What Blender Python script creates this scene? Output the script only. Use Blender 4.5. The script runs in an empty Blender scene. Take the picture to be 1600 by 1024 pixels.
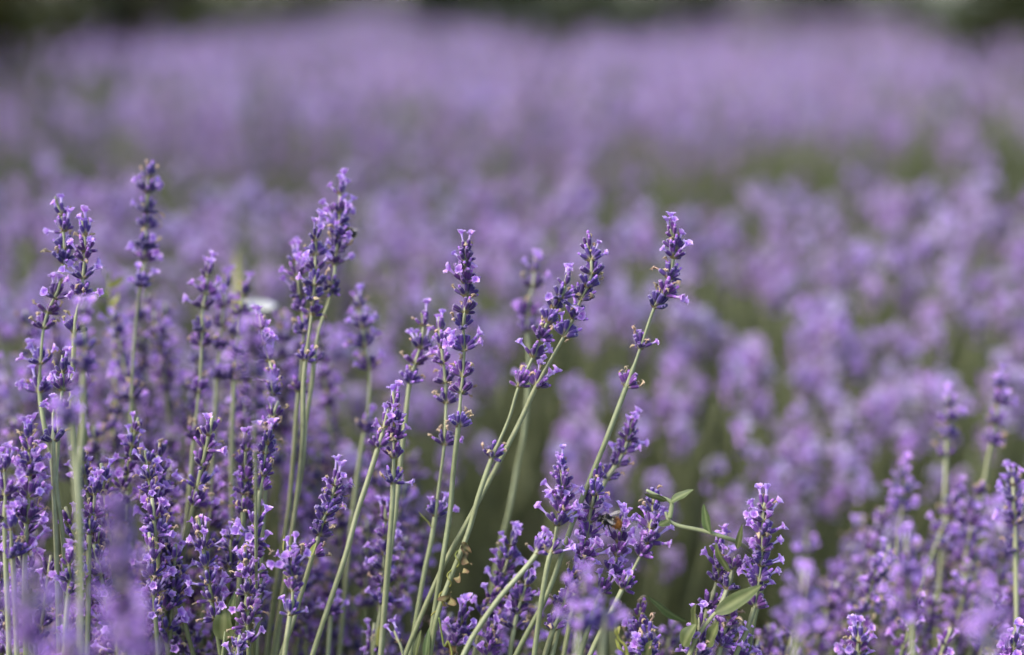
import bpy, math, random
import numpy as np
from mathutils import Vector, Matrix, Quaternion, noise
R = math.radians
sc = bpy.context.scene
col = sc.collection

# ------------------------------------------------------------------ camera, sky, sun, exposure
FPX = 50.0 / 36.0 * 1600.0            # focal length in photo pixels
PITCH = math.atan((512 + 8) / FPX)    # horizon just above the frame
CAM = Vector((0, 0, 0.83))
D0 = 0.625                            # focus distance
cd = bpy.data.cameras.new('camera'); cam = bpy.data.objects.new('camera', cd); col.objects.link(cam)
cam.location = CAM; cam.rotation_euler = (math.pi / 2 - PITCH, 0, 0)
cd.lens = 50; cd.sensor_width = 36; cd.clip_start = 0.01; cd.clip_end = 2000
cd.dof.use_dof = True; cd.dof.focus_distance = D0; cd.dof.aperture_fstop = 2.3
cd.dof.aperture_blades = 0
sc.camera = cam
SUN_EL, SUN_AZ = R(50), R(-112)        # azimuth clockwise from +Y (north)
w = bpy.data.worlds.new('World'); sc.world = w; w.use_nodes = True
nt = w.node_tree; bg = nt.nodes['Background']
sky = nt.nodes.new('ShaderNodeTexSky'); sky.sky_type = 'NISHITA'; sky.sun_disc = False
sky.sun_elevation = SUN_EL; sky.sun_rotation = SUN_AZ
sky.air_density = 1.0; sky.dust_density = 2.0; sky.ozone_density = 1.0
nt.links.new(sky.outputs[0], bg.inputs[0]); bg.inputs[1].default_value = 0.135
sd = bpy.data.lights.new('sun', 'SUN'); sun = bpy.data.objects.new('sun', sd); col.objects.link(sun)
sd.energy = 1.5; sd.angle = R(30); sd.color = (1.0, 0.965, 0.93)
sdir = Vector((math.sin(SUN_AZ) * math.cos(SUN_EL), math.cos(SUN_AZ) * math.cos(SUN_EL), math.sin(SUN_EL)))
sun.rotation_euler = sdir.to_track_quat('Z', 'Y').to_euler(); sun.location = (0, 0, 5)
vs = sc.view_settings; vs.view_transform = 'Standard'; vs.look = 'None'; vs.gamma = 1.0; vs.exposure = 1.38
sc.cycles.use_denoising = True
sc.cycles.max_bounces = 8; sc.cycles.transparent_max_bounces = 8

# ------------------------------------------------------------------ pixel -> place in the field
FW = Vector((0, math.cos(PITCH), -math.sin(PITCH))); UP = Vector((0, math.sin(PITCH), math.cos(PITCH))); RT = Vector((1, 0, 0))
def at(px, py, z):
    return CAM + FW * z + RT * ((px - 800) / FPX * z) + UP * ((512 - py) / FPX * z)
def to_px(p):
    d = p - CAM; z = d.dot(FW)
    return 800 + d.dot(RT) / z * FPX, 512 - d.dot(UP) / z * FPX, z
MM = 0.001
PXM = D0 / FPX                        # metres per photo pixel at the focus plane

# ------------------------------------------------------------------ materials
def ramp(nodes, stops):
    n = nodes.new('ShaderNodeValToRGB'); e = n.color_ramp.elements
    while len(e) > 1: e.remove(e[-1])
    e[0].position = stops[0][0]; e[0].color = (*stops[0][1], 1)
    for p, c in stops[1:]:
        x = e.new(p); x.color = (*c, 1)
    return n
def plant_mat(name, stops, rough=0.65, trans=0.0, sheen=0.0, vary=0.25, hue=0.02, noise=0.0, nscale=600.0, spec=0.3, bump=0.0):
    m = bpy.data.materials.new(name); m.use_nodes = True
    t = m.node_tree; N = t.nodes; L = t.links
    b = N['Principled BSDF']; out = N['Material Output']
    a = N.new('ShaderNodeAttribute'); a.attribute_name = 'grad'
    cr = ramp(N, stops); L.new(a.outputs['Fac'], cr.inputs[0])
    rn = N.new('ShaderNodeAttribute'); rn.attribute_name = 'rnd'
    oi = N.new('ShaderNodeObjectInfo')
    ad = N.new('ShaderNodeMath'); ad.operation = 'ADD'; L.new(rn.outputs['Fac'], ad.inputs[0]); L.new(oi.outputs['Random'], ad.inputs[1])
    fr = N.new('ShaderNodeMath'); fr.operation = 'FRACT'; L.new(ad.outputs[0], fr.inputs[0])
    hs = N.new('ShaderNodeHueSaturation'); L.new(cr.outputs[0], hs.inputs['Color'])
    mv = N.new('ShaderNodeMapRange'); L.new(fr.outputs[0], mv.inputs[0]); mv.inputs[3].default_value = 1 - vary; mv.inputs[4].default_value = 1 + vary
    v = mv.outputs[0]
    tc = N.new('ShaderNodeTexCoord')
    if noise:
        nz = N.new('ShaderNodeTexNoise'); nz.inputs['Scale'].default_value = nscale; nz.inputs['Detail'].default_value = 3
        L.new(tc.outputs['Object'], nz.inputs['Vector'])
        mr = N.new('ShaderNodeMapRange'); L.new(nz.outputs['Fac'], mr.inputs[0]); mr.inputs[1].default_value = 0.25; mr.inputs[2].default_value = 0.75
        mr.inputs[3].default_value = 1 - noise; mr.inputs[4].default_value = 1 + noise
        mm = N.new('ShaderNodeMath'); mm.operation = 'MULTIPLY'; L.new(v, mm.inputs[0]); L.new(mr.outputs[0], mm.inputs[1]); v = mm.outputs[0]
        if bump:
            bp = N.new('ShaderNodeBump'); bp.inputs['Strength'].default_value = bump; bp.inputs['Distance'].default_value = 0.0004
            L.new(nz.outputs['Fac'], bp.inputs['Height']); L.new(bp.outputs[0], b.inputs['Normal'])
    L.new(v, hs.inputs['Value'])
    fm = N.new('ShaderNodeMath'); fm.operation = 'MULTIPLY'; L.new(fr.outputs[0], fm.inputs[0]); fm.inputs[1].default_value = 7.31
    f2 = N.new('ShaderNodeMath'); f2.operation = 'FRACT'; L.new(fm.outputs[0], f2.inputs[0])
    hm = N.new('ShaderNodeMapRange'); L.new(f2.outputs[0], hm.inputs[0]); hm.inputs[3].default_value = 0.5 - hue; hm.inputs[4].default_value = 0.5 + hue
    L.new(hm.outputs[0], hs.inputs['Hue'])
    L.new(hs.outputs[0], b.inputs['Base Color'])
    b.inputs['Roughness'].default_value = rough; b.inputs['Specular IOR Level'].default_value = spec
    if sheen:
        b.inputs['Sheen Weight'].default_value = sheen; b.inputs['Sheen Roughness'].default_value = 0.4
    if trans:
        tr = N.new('ShaderNodeBsdfTranslucent'); L.new(hs.outputs[0], tr.inputs['Color'])
        mx = N.new('ShaderNodeMixShader'); mx.inputs[0].default_value = trans
        L.new(b.outputs[0], mx.inputs[1]); L.new(tr.outputs[0], mx.inputs[2]); L.new(mx.outputs[0], out.inputs['Surface'])
    return m
M_STEM = plant_mat('stem_green', [(0, (0.065, 0.08, 0.03)), (0.5, (0.15, 0.165, 0.07)), (0.75, (0.24, 0.255, 0.12)), (1, (0.32, 0.325, 0.19))], rough=0.55, vary=0.15, hue=0.012, noise=0.15, nscale=250, sheen=0.05, bump=0.2)
M_CALYX = plant_mat('calyx_violet', [(0, (0.32, 0.29, 0.17)), (0.16, (0.19, 0.14, 0.19)), (0.34, (0.078, 0.030, 0.138)), (0.8, (0.084, 0.030, 0.172)), (1, (0.32, 0.23, 0.40))], rough=0.7, vary=0.3, hue=0.03, noise=0.35, nscale=700, sheen=0.35, bump=0.3)
M_PETAL = plant_mat('petal_lilac', [(0, (0.70, 0.54, 0.82)), (0.45, (0.68, 0.49, 0.84)), (0.62, (0.44, 0.165, 0.67)), (0.8, (0.64, 0.36, 0.82)), (1, (0.84, 0.66, 0.96))], rough=0.6, trans=0.35, vary=0.14, hue=0.018, noise=0.12, nscale=500, sheen=0.2)
M_HAZE_TINT = plant_mat('petal_haze_tint', [(0, (0.58, 0.49, 0.62)), (0.5, (0.56, 0.46, 0.65)), (1, (0.74, 0.63, 0.80))], rough=0.7, trans=0.3, vary=0.2, hue=0.03, noise=0.15, nscale=300)  # petals on stalks further back: pale grey haze put into the colour
M_WITHER = plant_mat('withered_tan', [(0, (0.34, 0.22, 0.19)), (0.5, (0.48, 0.34, 0.22)), (1, (0.58, 0.44, 0.30))], rough=0.8, trans=0.2, vary=0.22, hue=0.02, noise=0.3, nscale=900)
M_BRACT = plant_mat('bract_brown', [(0, (0.26, 0.25, 0.11)), (1, (0.28, 0.17, 0.09))], rough=0.8, vary=0.2, noise=0.2)
M_LEAF = plant_mat('leaf_sage', [(0, (0.060, 0.068, 0.030)), (1, (0.105, 0.112, 0.060))], rough=0.6, trans=0.2, vary=0.45, hue=0.03, noise=0.2, nscale=120)
M_WEED = plant_mat('leaf_fresh_green', [(0, (0.20, 0.23, 0.09)), (0.5, (0.085, 0.115, 0.038)), (1, (0.125, 0.155, 0.06))], rough=0.5, trans=0.3, vary=0.2, hue=0.02, noise=0.22, nscale=160, bump=0.3)
M_YOUNG = plant_mat('leaf_young_yellow', [(0, (0.24, 0.30, 0.08)), (1, (0.46, 0.42, 0.10))], rough=0.5, trans=0.3, vary=0.15, noise=0.2, nscale=200)
M_DRYLEAF = plant_mat('leaf_dried_brown', [(0, (0.20, 0.16, 0.07)), (1, (0.12, 0.065, 0.035))], rough=0.85, vary=0.2, noise=0.4, nscale=400, bump=0.5)
M_TREE = plant_mat('tree_leaf', [(0, (0.020, 0.028, 0.010)), (1, (0.036, 0.045, 0.016))], rough=0.8, spec=0.05, trans=0.2, vary=0.4, hue=0.03)
M_SHRUB = plant_mat('shrub_leaf', [(0, (0.052, 0.062, 0.016)), (1, (0.085, 0.09, 0.026))], rough=0.8, spec=0.05, trans=0.2, vary=0.3, hue=0.03)
M_BARK = plant_mat('bark', [(0, (0.035, 0.028, 0.02)), (1, (0.06, 0.05, 0.035))], rough=0.9, vary=0.1, noise=0.4, nscale=20)
M_WHITE = plant_mat('white_petal', [(0, (0.45, 0.48, 0.30)), (1, (0.62, 0.60, 0.60))], rough=0.6, trans=0.3, vary=0.03, hue=0.0)
M_BLACKFUR = plant_mat('bee_black', [(0, (0.012, 0.011, 0.012)), (1, (0.025, 0.022, 0.02))], rough=0.45, vary=0.05, hue=0)
M_ORANGE = plant_mat('bee_orange_fur', [(0, (0.17, 0.055, 0.01)), (1, (0.36, 0.15, 0.035))], rough=0.8, vary=0.1, hue=0.0)
M_PALE = plant_mat('bee_pale_fur', [(0, (0.45, 0.40, 0.26)), (1, (0.6, 0.55, 0.4))], rough=0.8, vary=0.1, hue=0.0)
mw = bpy.data.materials.new('bee_wing'); mw.use_nodes = True
b = mw.node_tree.nodes['Principled BSDF']; b.inputs['Base Color'].default_value = (0.5, 0.45, 0.4, 1); b.inputs['Alpha'].default_value = 0.22; b.inputs['Roughness'].default_value = 0.25
M_WING = mw
def ground_mat(name, stops, scale):
    m = bpy.data.materials.new(name); m.use_nodes = True; t = m.node_tree; N = t.nodes; L = t.links
    b = N['Principled BSDF']; b.inputs['Roughness'].default_value = 0.95; b.inputs['Specular IOR Level'].default_value = 0.1
    tc = N.new('ShaderNodeTexCoord'); nz = N.new('ShaderNodeTexNoise'); nz.inputs['Scale'].default_value = scale; nz.inputs['Detail'].default_value = 8
    L.new(tc.outputs['Object'], nz.inputs['Vector'])
    cr = ramp(N, stops); L.new(nz.outputs['Fac'], cr.inputs[0]); L.new(cr.outputs[0], b.inputs['Base Color'])
    bp = N.new('ShaderNodeBump'); bp.inputs['Strength'].default_value = 0.6; bp.inputs['Distance'].default_value = 0.02
    L.new(nz.outputs['Fac'], bp.inputs['Height']); L.new(bp.outputs[0], b.inputs['Normal'])
    return m
M_SOIL = ground_mat('soil', [(0.3, (0.035, 0.03, 0.018)), (0.5, (0.06, 0.06, 0.03)), (0.65, (0.075, 0.085, 0.035)), (0.8, (0.11, 0.09, 0.055))], 9)
M_MEADOW = ground_mat('meadow', [(0.3, (0.02, 0.025, 0.008)), (0.5, (0.034, 0.038, 0.012)), (0.7, (0.05, 0.05, 0.018))], 1.5)
PM = [M_STEM, M_CALYX, M_PETAL, M_WITHER, M_BRACT, M_LEAF, M_HAZE_TINT]
STEM, CALYX, PETAL, WITHER, BRACT, LEAF, HAZE_TINT = range(7)

# ------------------------------------------------------------------ mesh builder
class MB:
    def __init__(s): s.v = []; s.f = []; s.m = []; s.g = []
    def add(s, vs, fs, mat, gr, M=None):
        o = len(s.v)
        if M is not None: vs = [M @ Vector(x) for x in vs]
        s.v.extend([tuple(x) for x in vs]); s.g.extend(gr)
        for f in fs:
            s.f.append(tuple(i + o for i in f)); s.m.append(mat)
    def join(s, o, M):
        k = len(s.v); s.v.extend([tuple(M @ Vector(x)) for x in o.v]); s.g.extend(o.g)
        s.f.extend([tuple(i + k for i in f) for f in o.f]); s.m.extend(o.m)
    def mesh(s, name, mats=None, smooth=True):
        me = bpy.data.meshes.new(name); me.from_pydata(s.v, [], s.f)
        mats = mats or PM
        used = sorted(set(s.m)); re = {k: i for i, k in enumerate(used)}
        for k in used: me.materials.append(mats[k])
        me.polygons.foreach_set('material_index', [re[k] for k in s.m])
        me.polygons.foreach_set('use_smooth', [smooth] * len(s.f))
        a = me.attributes.new('grad', 'FLOAT', 'POINT'); a.data.foreach_set('value', s.g)
        me.update(); return me
def rings(prof, n, star=0.0, cap=True, twist=0.0):
    """A surface of revolution about +Z: prof = [(z, r, grad)]; star alternates the radius into ribs."""
    v, f, g = [], [], []
    for i, (z, r, gr) in enumerate(prof):
        for k in range(n):
            a = 2 * math.pi * k / n + twist * z
            q = r * (1 + (star if k % 2 else -star))
            v.append((q * math.cos(a), q * math.sin(a), z)); g.append(gr)
    for i in range(len(prof) - 1):
        for k in range(n):
            f.append((i * n + k, i * n + (k + 1) % n, (i + 1) * n + (k + 1) % n, (i + 1) * n + k))
    if cap:
        f.append(tuple(range((len(prof) - 1) * n, len(prof) * n)))
    return v, f, g
def tube(pts, rads, n=8, star=0.0, grads=None, cap=True):
    """A tube along a polyline of Vectors."""
    v, f, g = [], [], []
    m = len(pts)
    tang = [(pts[min(i + 1, m - 1)] - pts[max(i - 1, 0)]).normalized() for i in range(m)]
    x = tang[0].orthogonal().normalized()
    for i in range(m):
        t = tang[i]; x = (x - t * x.dot(t)).normalized(); y = t.cross(x)
        for k in range(n):
            a = 2 * math.pi * k / n
            q = rads[i] * (1 + (star if k % 2 else -star))
            v.append(pts[i] + x * (q * math.cos(a)) + y * (q * math.sin(a))); g.append(grads[i] if grads else i / (m - 1))
    for i in range(m - 1):
        for k in range(n):
            f.append((i * n + k, i * n + (k + 1) % n, (i + 1) * n + (k + 1) % n, (i + 1) * n + k))
    if cap:
        f.append(tuple(range((m - 1) * n, m * n))); f.append(tuple(reversed(range(n))))
    return v, f, g
def frame(o, z, roll=0.0, s=1.0):
    """Matrix with +Z along z, origin o."""
    q = Vector((0, 0, 1)).rotation_difference(z.normalized())
    return Matrix.Translation(o) @ q.to_matrix().to_4x4() @ Matrix.Rotation(roll, 4, 'Z') @ Matrix.Scale(s, 4)
def blade(L, W, bend, rng, nl=6, fold=0.25, wave=0.0, pw=0.8):
    """A leaf blade along +Z bending to +X: its midrib folded, its edge waved."""
    v, f, g = [], [], []
    ph = rng.random() * 6
    x = z = 0.0
    for i in range(nl + 1):
        t = i / nl; a = bend * t
        wd = W * 0.5 * (max(0.0, math.sin(math.pi * (0.04 + 0.96 * t ** pw))) ** 0.8) + 0.00015
        for k in (-1, -0.5, 0, 0.5, 1):
            lift = fold * wd * abs(k) + wave * wd * math.sin(ph + 9 * t) * abs(k)
            v.append((x - lift * math.cos(a) * 1.0, k * wd, z + lift * math.sin(a))); g.append(abs(k) if k else 0.0)
        x += math.sin(a) * L / nl; z += math.cos(a) * L / nl
    for i in range(nl):
        for k in range(4):
            f.append((i * 5 + k, i * 5 + k + 1, i * 5 + 6 + k, i * 5 + 5 + k))
    return v, f, g

# ------------------------------------------------------------------ one lavender calyx, flower, withered flower (unit: calyx length = 1)
def calyx(mb, M, rng, n=10, star=0.11, bud=False, mid=False):
    fat = rng.uniform(0.9, 1.12)
    prof = [(0, 0.06, 0.0), (0.1, 0.12, 0.1), (0.3, 0.165, 0.33), (0.6, 0.18, 0.6), (0.85, 0.155, 0.82), (0.98, 0.125, 1.0), (0.93, 0.08, 0.6)]
    if mid: prof = [(0, 0.07, 0.0), (0.25, 0.165, 0.3), (0.7, 0.18, 0.7), (1.0, 0.11, 1.0)]
    v, f, g = rings([(z, r * fat, q) for z, r, q in prof], n, star)
    mb.add(v, f, CALYX, g, M)
    if bud:
        l = rng.uniform(0.12, 0.3)
        v, f, g = rings([(0.85, 0.10, 0.55), (0.95 + l * 0.4, 0.135, 0.62), (1 + l * 0.9, 0.10, 0.72), (1 + l * 1.15, 0.03, 0.75)], 6)
        mb.add(v, f, PETAL, g, M)
def flower_mb(rng, nu=4, nv=5, n=8):
    mb = MB()
    tl = rng.uniform(0.48, 0.9); bend = rng.uniform(-0.10, 0.16)
    pts = [Vector((bend * (t ** 2), 0, -0.25 + (tl + 0.25) * t)) for t in (0, 0.3, 0.6, 0.85, 1)]
    v, f, g = tube(pts, [0.07, 0.075, 0.095, 0.13, 0.175], n, 0, [0.0, 0.15, 0.3, 0.45, 0.58], cap=False)
    mb.add(v, f, PETAL, g)
    c = pts[-1]
    lobes = [(-0.5, 0.50, 0.56, 0.35, 0.95), (0.5, 0.50, 0.56, 0.35, 0.95), (math.pi, 0.40, 0.42, 0.6, 2.2), (math.pi - 1.05, 0.36, 0.40, 0.6, 2.2), (math.pi + 1.05, 0.36, 0.40, 0.6, 2.2)]
    for az, L, W, a0, a1 in lobes:
        az += rng.gauss(0, 0.1); L *= rng.uniform(0.85, 1.2); W *= rng.uniform(0.9, 1.15); a1 *= rng.uniform(0.6, 1.25)
        er = Vector((math.cos(az), math.sin(az), 0)); et = Vector((-math.sin(az), math.cos(az), 0)); ez = Vector((0, 0, 1))
        p = c + er * 0.15 - ez * 0.03; V, F, G = [], [], []; ph = rng.random() * 6
        for j in range(nv + 1):
            t = j / nv; a = a0 + (a1 - a0) * t
            wd = W * 0.5 * (0.5 + 0.5 * math.sin(min(1, t / 0.5) * math.pi / 2)) * math.sqrt(max(0.03, 1 - max(0.0, (t - 0.5) / 0.5) ** 2.2))
            nrm = er * math.cos(a) - ez * math.sin(a)
            for k in range(nu + 1):
                u = -1 + 2 * k / nu
                V.append(p + et * (u * wd) - nrm * (0.42 * wd * u * u) + nrm * (0.04 * math.sin(ph + 3 * u + 5 * t)) - (er * math.sin(a) + ez * math.cos(a)) * (0.06 * u * u * t))
                G.append(0.6 + 0.3 * t + 0.1 * abs(u))
            p = p + (er * math.sin(a) + ez * math.cos(a)) * (L / nv)
        for j in range(nv):
            for k in range(nu):
                q = j * (nu + 1) + k; F.append((q, q + 1, q + nu + 2, q + nu + 1))
        mb.add(V, F, PETAL, G)
    return mb
def wither_mb(rng, n=6):
    mb = MB(); L = rng.uniform(0.4, 0.85); d = Vector((rng.uniform(-0.5, 0.5), rng.uniform(-0.5, 0.5), 1)).normalized()
    pts = [Vector((0, 0, -0.15)), Vector((0, 0, 0.05)) + d * L * 0.2, d * L * 0.55 + Vector((rng.gauss(0, 0.05), rng.gauss(0, 0.05), 0)), d * L * 0.85 + Vector((rng.gauss(0, 0.1), rng.gauss(0, 0.1), 0)), d * L + Vector((rng.gauss(0, 0.12), rng.gauss(0, 0.12), -0.04))]
    v, f, g = tube(pts, [0.06, 0.07, 0.075, 0.115, 0.05], n, 0.3)
    v = [p + Vector((rng.gauss(0, 0.02), rng.gauss(0, 0.02), rng.gauss(0, 0.02))) for p in v]
    mb.add(v, f, WITHER, g)
    for k in range(4):
        a = rng.random() * 6.3
        e = Vector((math.cos(a), math.sin(a), rng.uniform(-0.5, 0.6))).normalized()
        q = [pts[3], pts[3] + e * 0.16, pts[3] + e * 0.27 + Vector((0, 0, -0.12))]
        v, f, g = tube(q, [0.06, 0.05, 0.02], 4, 0, [0.6, 0.8, 1])
        mb.add(v, f, WITHER, g)
    return mb
def whorl_mb(rng, n, mid=False, flowers=0, dry=0, FL=None, WT=None, top=False):
    """Ring of calyces on two opposite sides of the stem; returns the mesh builder and the calyx tips as matrices."""
    mb = MB(); tips = []
    for k in range(n):
        side = math.pi * (k % 2)
        az = side + rng.gauss(0, 0.85); lay = (k // 2) / max(1, (n - 1) // 2)
        tilt = R(12 + 62 * lay + rng.gauss(0, 7)); L = rng.uniform(0.86, 1.12) * (1 - 0.12 * lay)
        if top: tilt *= 0.62; az = k * 2.4 + rng.gauss(0, 0.3)
        d = Vector((math.sin(tilt) * math.cos(az), math.sin(tilt) * math.sin(az), math.cos(tilt)))
        o = Vector((0.19 * math.cos(az), 0.19 * math.sin(az), 0.12 + 0.28 * (1 - lay) + rng.uniform(-0.05, 0.05)))
        M = frame(o, d, rng.random() * 6, L)
        calyx(mb, M, rng, 6 if mid else 10, 0.0 if mid else 0.11, bud=rng.random() < 0.35 and k >= flowers + dry, mid=mid)
        v, f, g = tube([Vector((0, 0, 0.02)), o * 0.6, o + d * 0.05], [0.09, 0.075, 0.07], 5, 0, [0.2, 0.3, 0.5], cap=False)
        mb.add(v, f, BRACT, g)
        tips.append((M @ Matrix.Translation((0, 0, 0.9)), lay, az))
    for k in range(3 if mid else 5):       # papery bracts under the ring
        az = rng.random() * 6.3; W = 0.17; L = rng.uniform(0.28, 0.45)
        e = Vector((math.cos(az), math.sin(az), 0)); t = Vector((-e.y, e.x, 0))
        a = e * 0.15; bq = e * (0.15 + L * 0.7) + Vector((0, 0, L * 0.5))
        mb.add([a - t * W, a + t * W, bq + t * W * 0.4, bq + e * 0.06 + Vector((0, 0, 0.1)), bq - t * W * 0.4], [(0, 1, 2, 3, 4)], BRACT, [0.1, 0.1, 0.8, 1, 0.8])
    if FL:
        order = list(range(n)); rng.shuffle(order)
        for q in order[:flowers]: mb.join(rng.choice(FL), tips[q][0] @ Matrix.Scale(rng.uniform(0.85, 1.1), 4))
        for q in order[flowers:flowers + dry]: mb.join(rng.choice(WT), tips[q][0])
    return mb, tips
rg = random.Random(5)
FLOWER_MB = [flower_mb(rg) for _ in range(7)]
FLOWER_LO = [flower_mb(rg, 2, 2, 5) for _ in range(4)]
FLOWER_BIG = []
for m_ in FLOWER_LO:
    b_ = MB(); b_.join(m_, Matrix.Scale(1.22, 4)); FLOWER_BIG.append(b_)
    c_ = MB(); c_.join(b_, Matrix.Identity(4)); c_.m = [HAZE_TINT] * len(c_.m); FLOWER_BIG.append(c_)  # second copy in the petal colour with haze painted in
WITHER_MB = [wither_mb(rg) for _ in range(7)]
WITHER_LO = [wither_mb(rg, 4) for _ in range(4)]
FLOWERS = [m.mesh('flower') for m in FLOWER_MB]
WITHERS = [m.mesh('withered_flower') for m in WITHER_MB]
WHORLS = []
for n_ in (7, 9, 9, 10, 11, 12, 13, 14, 15, 16):
    m_, t_ = whorl_mb(rg, n_); WHORLS.append((m_.mesh('whorl'), t_, n_))
TOPS = []
for n_ in (4, 5, 6):
    m_, t_ = whorl_mb(rg, n_, top=True); TOPS.append((m_.mesh('whorl'), t_, n_))

# ------------------------------------------------------------------ linking helpers
def tag(o, label=None, cat=None, group=None, kind=None):
    if label: o['label'] = label
    if cat: o['category'] = cat
    if group: o['group'] = group
    if kind: o['kind'] = kind
    return o
def empty(name, loc):
    o = bpy.data.objects.new(name, None); o.empty_display_size = 0.01; col.objects.link(o); o.location = loc; return o
def link(name, me, parent=None, M=None):
    o = bpy.data.objects.new(name, me); col.objects.link(o)
    if parent: o.parent = parent
    if M is not None: o.matrix_local = M
    return o
ALL = []                               # (object, pixel x, pixel y of its head) of every stalk
LU = 5.4 * MM                          # a calyx is about 5 mm long
def smooth_path(p, n):
    """Catmull-Rom through points p."""
    out = []; m = len(p)
    for i in range(m - 1):
        a, b_, c, d = p[max(i - 1, 0)], p[i], p[i + 1], p[min(i + 2, m - 1)]
        for k in range(n):
            t = k / n
            out.append(0.5 * ((2 * b_) + (c - a) * t + (2 * a - 5 * b_ + 4 * c - d) * t * t + (3 * b_ - a - 3 * c + d) * t ** 3))
    out.append(p[-1]); return out

GF = 'sharp lavender stalks in the front clump'
GR = 'lavender stalks of the front clump growing at right'
def stalk(label, z, spine, whorls, slope=0.0, group=GF, thick=1.0, seed=0, tall=1.0, top=True):
    """A lavender stalk seen in the photo. spine: (px, py) from tip to base; whorls: (py of its base, size, open flowers, withered flowers)."""
    rng = random.Random(seed or sum(map(ord, label)))
    pts = [at(x, y, z + slope * (y - spine[0][1]) / 1000.0 + rng.gauss(0, 0.0015)) for x, y in spine]
    ys = [y for x, y in spine]
    p, t = pts[-1], (pts[-1] - pts[-2]).normalized()
    t = (t + Vector((0, -0.1, -0.1))).normalized()
    while p.z > 0.16:                  # down into the bush
        p = p + t * 0.05; pts.append(p); t = (t + Vector((0, 0, -0.28))).normalized()
    path = smooth_path(pts, 5)
    base = path[-1].copy()
    root = empty('lavender_stalk', base)
    tag(root, label, 'lavender', group)
    n = len(path); k0 = z / D0
    rads = []; ybase = max([q[0] for q in whorls] or [ys[0]])
    for i, q in enumerate(path):
        py = to_px(q)[1]
        up = 0.62 if py < ybase - 25 else 1.0
        rads.append(1.02 * MM * thick * up * (0.55 if i < 2 else 1))
    v, f, g = tube([q - base for q in path], rads, 8, 0.12, [1 - 0.38 * i / (n - 1) + rng.gauss(0, 0.025) for i in range(n)])
    mb = MB(); mb.add(v, f, STEM, g); link('stem', mb.mesh('stem'), root)
    for wi, (py, s, nf, nd) in enumerate(whorls):
        # find the place on the path with this py
        best = min(range(n - 1), key=lambda i: abs(to_px(path[i])[1] - py))
        P = path[best]; T = (path[max(best - 1, 0)] - path[min(best + 1, n - 1)]).normalized()
        if wi == 0 and top: me, tips, nc = rng.choice(TOPS)
        else:
            want = 7 + 9 * min(1.0, max(0.0, (s - 0.6) / 0.55)); me, tips, nc = min(WHORLS, key=lambda q: abs(q[2] - want) + rng.random() * 3)
        S = LU * (0.72 + 0.30 * s)
        face = rng.gauss(0, 0.45)
        M = Matrix.Translation(-base) @ frame(P, T, face, S)
        wo = link('whorl', me, root, M)
        wo.name = 'whorl'
        order = sorted(range(nc), key=lambda q: -(abs(math.cos(tips[q][2] + face)) * 0.5 + 0.3 * tips[q][1] + rng.random() * 0.9))
        if wi == 0 and top: order = list(range(nc))
        nf = min(nc - 1, nf + (1 if (nf and rng.random() < 0.75) else (1 if rng.random() < 0.12 else 0)) + (1 if nf > 2 else 0))
        for q in order[:nf]:
            A = tips[q][0]
            link('flower', rng.choice(FLOWERS), wo, A @ Matrix.Rotation(rng.random() * 6.3, 4, 'Z') @ Matrix.Scale(rng.uniform(0.82, 1.08), 4))
        rest = order[nf:]; rng.shuffle(rest)
        for q in rest[:nd]:
            link('withered_flower', rng.choice(WITHERS), wo, tips[q][0] @ Matrix.Rotation(rng.random() * 6.3, 4, 'Z'))
    hx, hy, _ = to_px(path[0]); ALL.append((root, hx, hy))
    return root


# ------------------------------------------------------------------ the stalks one can pick out in the photo
S = stalk
# centre and right of centre
S('tall lavender stalk leaning right, two lone whorls spaced below its open spike', 0.622,
  [(1047, 358), (1053, 376), (1052, 405), (1045, 437), (1036, 462), (1022, 482), (1000, 546), (978, 606), (950, 680), (925, 742), (894, 819), (856, 927), (803, 1030)],
  [(372, 0.6, 2, 1), (390, 0.75, 1, 1), (408, 0.8, 1, 2), (437, 0.85, 0, 3), (461, 1.0, 2, 3), (482, 1.1, 0, 4), (546, 0.85, 1, 4), (606, 0.8, 0, 5)])
S('leaning lavender stalk whose spike ends in the higher of two joined heads', 0.628,
  [(917, 380), (921, 395), (924, 412), (924, 430), (917, 450), (907, 470), (895, 500), (880, 528), (862, 560), (837, 606), (812, 660), (782, 718), (736, 805), (690, 890), (632, 1026)],
  [(392, 0.7, 0, 1), (407, 0.85, 2, 1), (430, 0.9, 0, 2), (450, 0.85, 0, 2), (471, 1.0, 0, 2), (500, 0.95, 2, 1), (527, 1.1, 2, 2), (604, 1.0, 4, 1)])
S('leaning lavender stalk whose spike ends in the lower of two joined heads', 0.618,
  [(885, 428), (884, 440), (879, 460), (866, 480), (855, 505), (843, 532), (832, 560), (810, 606), (795, 655), (768, 718), (748, 775), (736, 819), (720, 863), (704, 903), (684, 959), (671, 1028)],
  [(447, 0.6, 2, 1), (468, 0.85, 2, 1), (487, 0.75, 0, 1), (507, 0.85, 0, 2), (534, 0.95, 0, 4), (562, 0.75, 3, 1), (606, 0.75, 0, 2), (718, 0.8, 0, 5)])
S('upright lavender stalk with the tall open spike at the middle of the clump', 0.624,
  [(728, 378), (727, 398), (727, 430), (728, 465), (726, 490), (724, 515), (725, 550), (723, 590), (720, 616), (716, 668), (708, 740), (703, 800), (691, 879), (682, 935), (668, 1028)],
  [(396, 0.55, 1, 1), (411, 0.7, 0, 1), (426, 0.85, 0, 0), (445, 0.95, 4, 0), (466, 0.9, 0, 1), (490, 0.9, 0, 3), (513, 0.9, 0, 3), (553, 1.05, 5, 0), (590, 0.95, 0, 2), (615, 0.9, 0, 3), (668, 0.85, 0, 5)])
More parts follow.
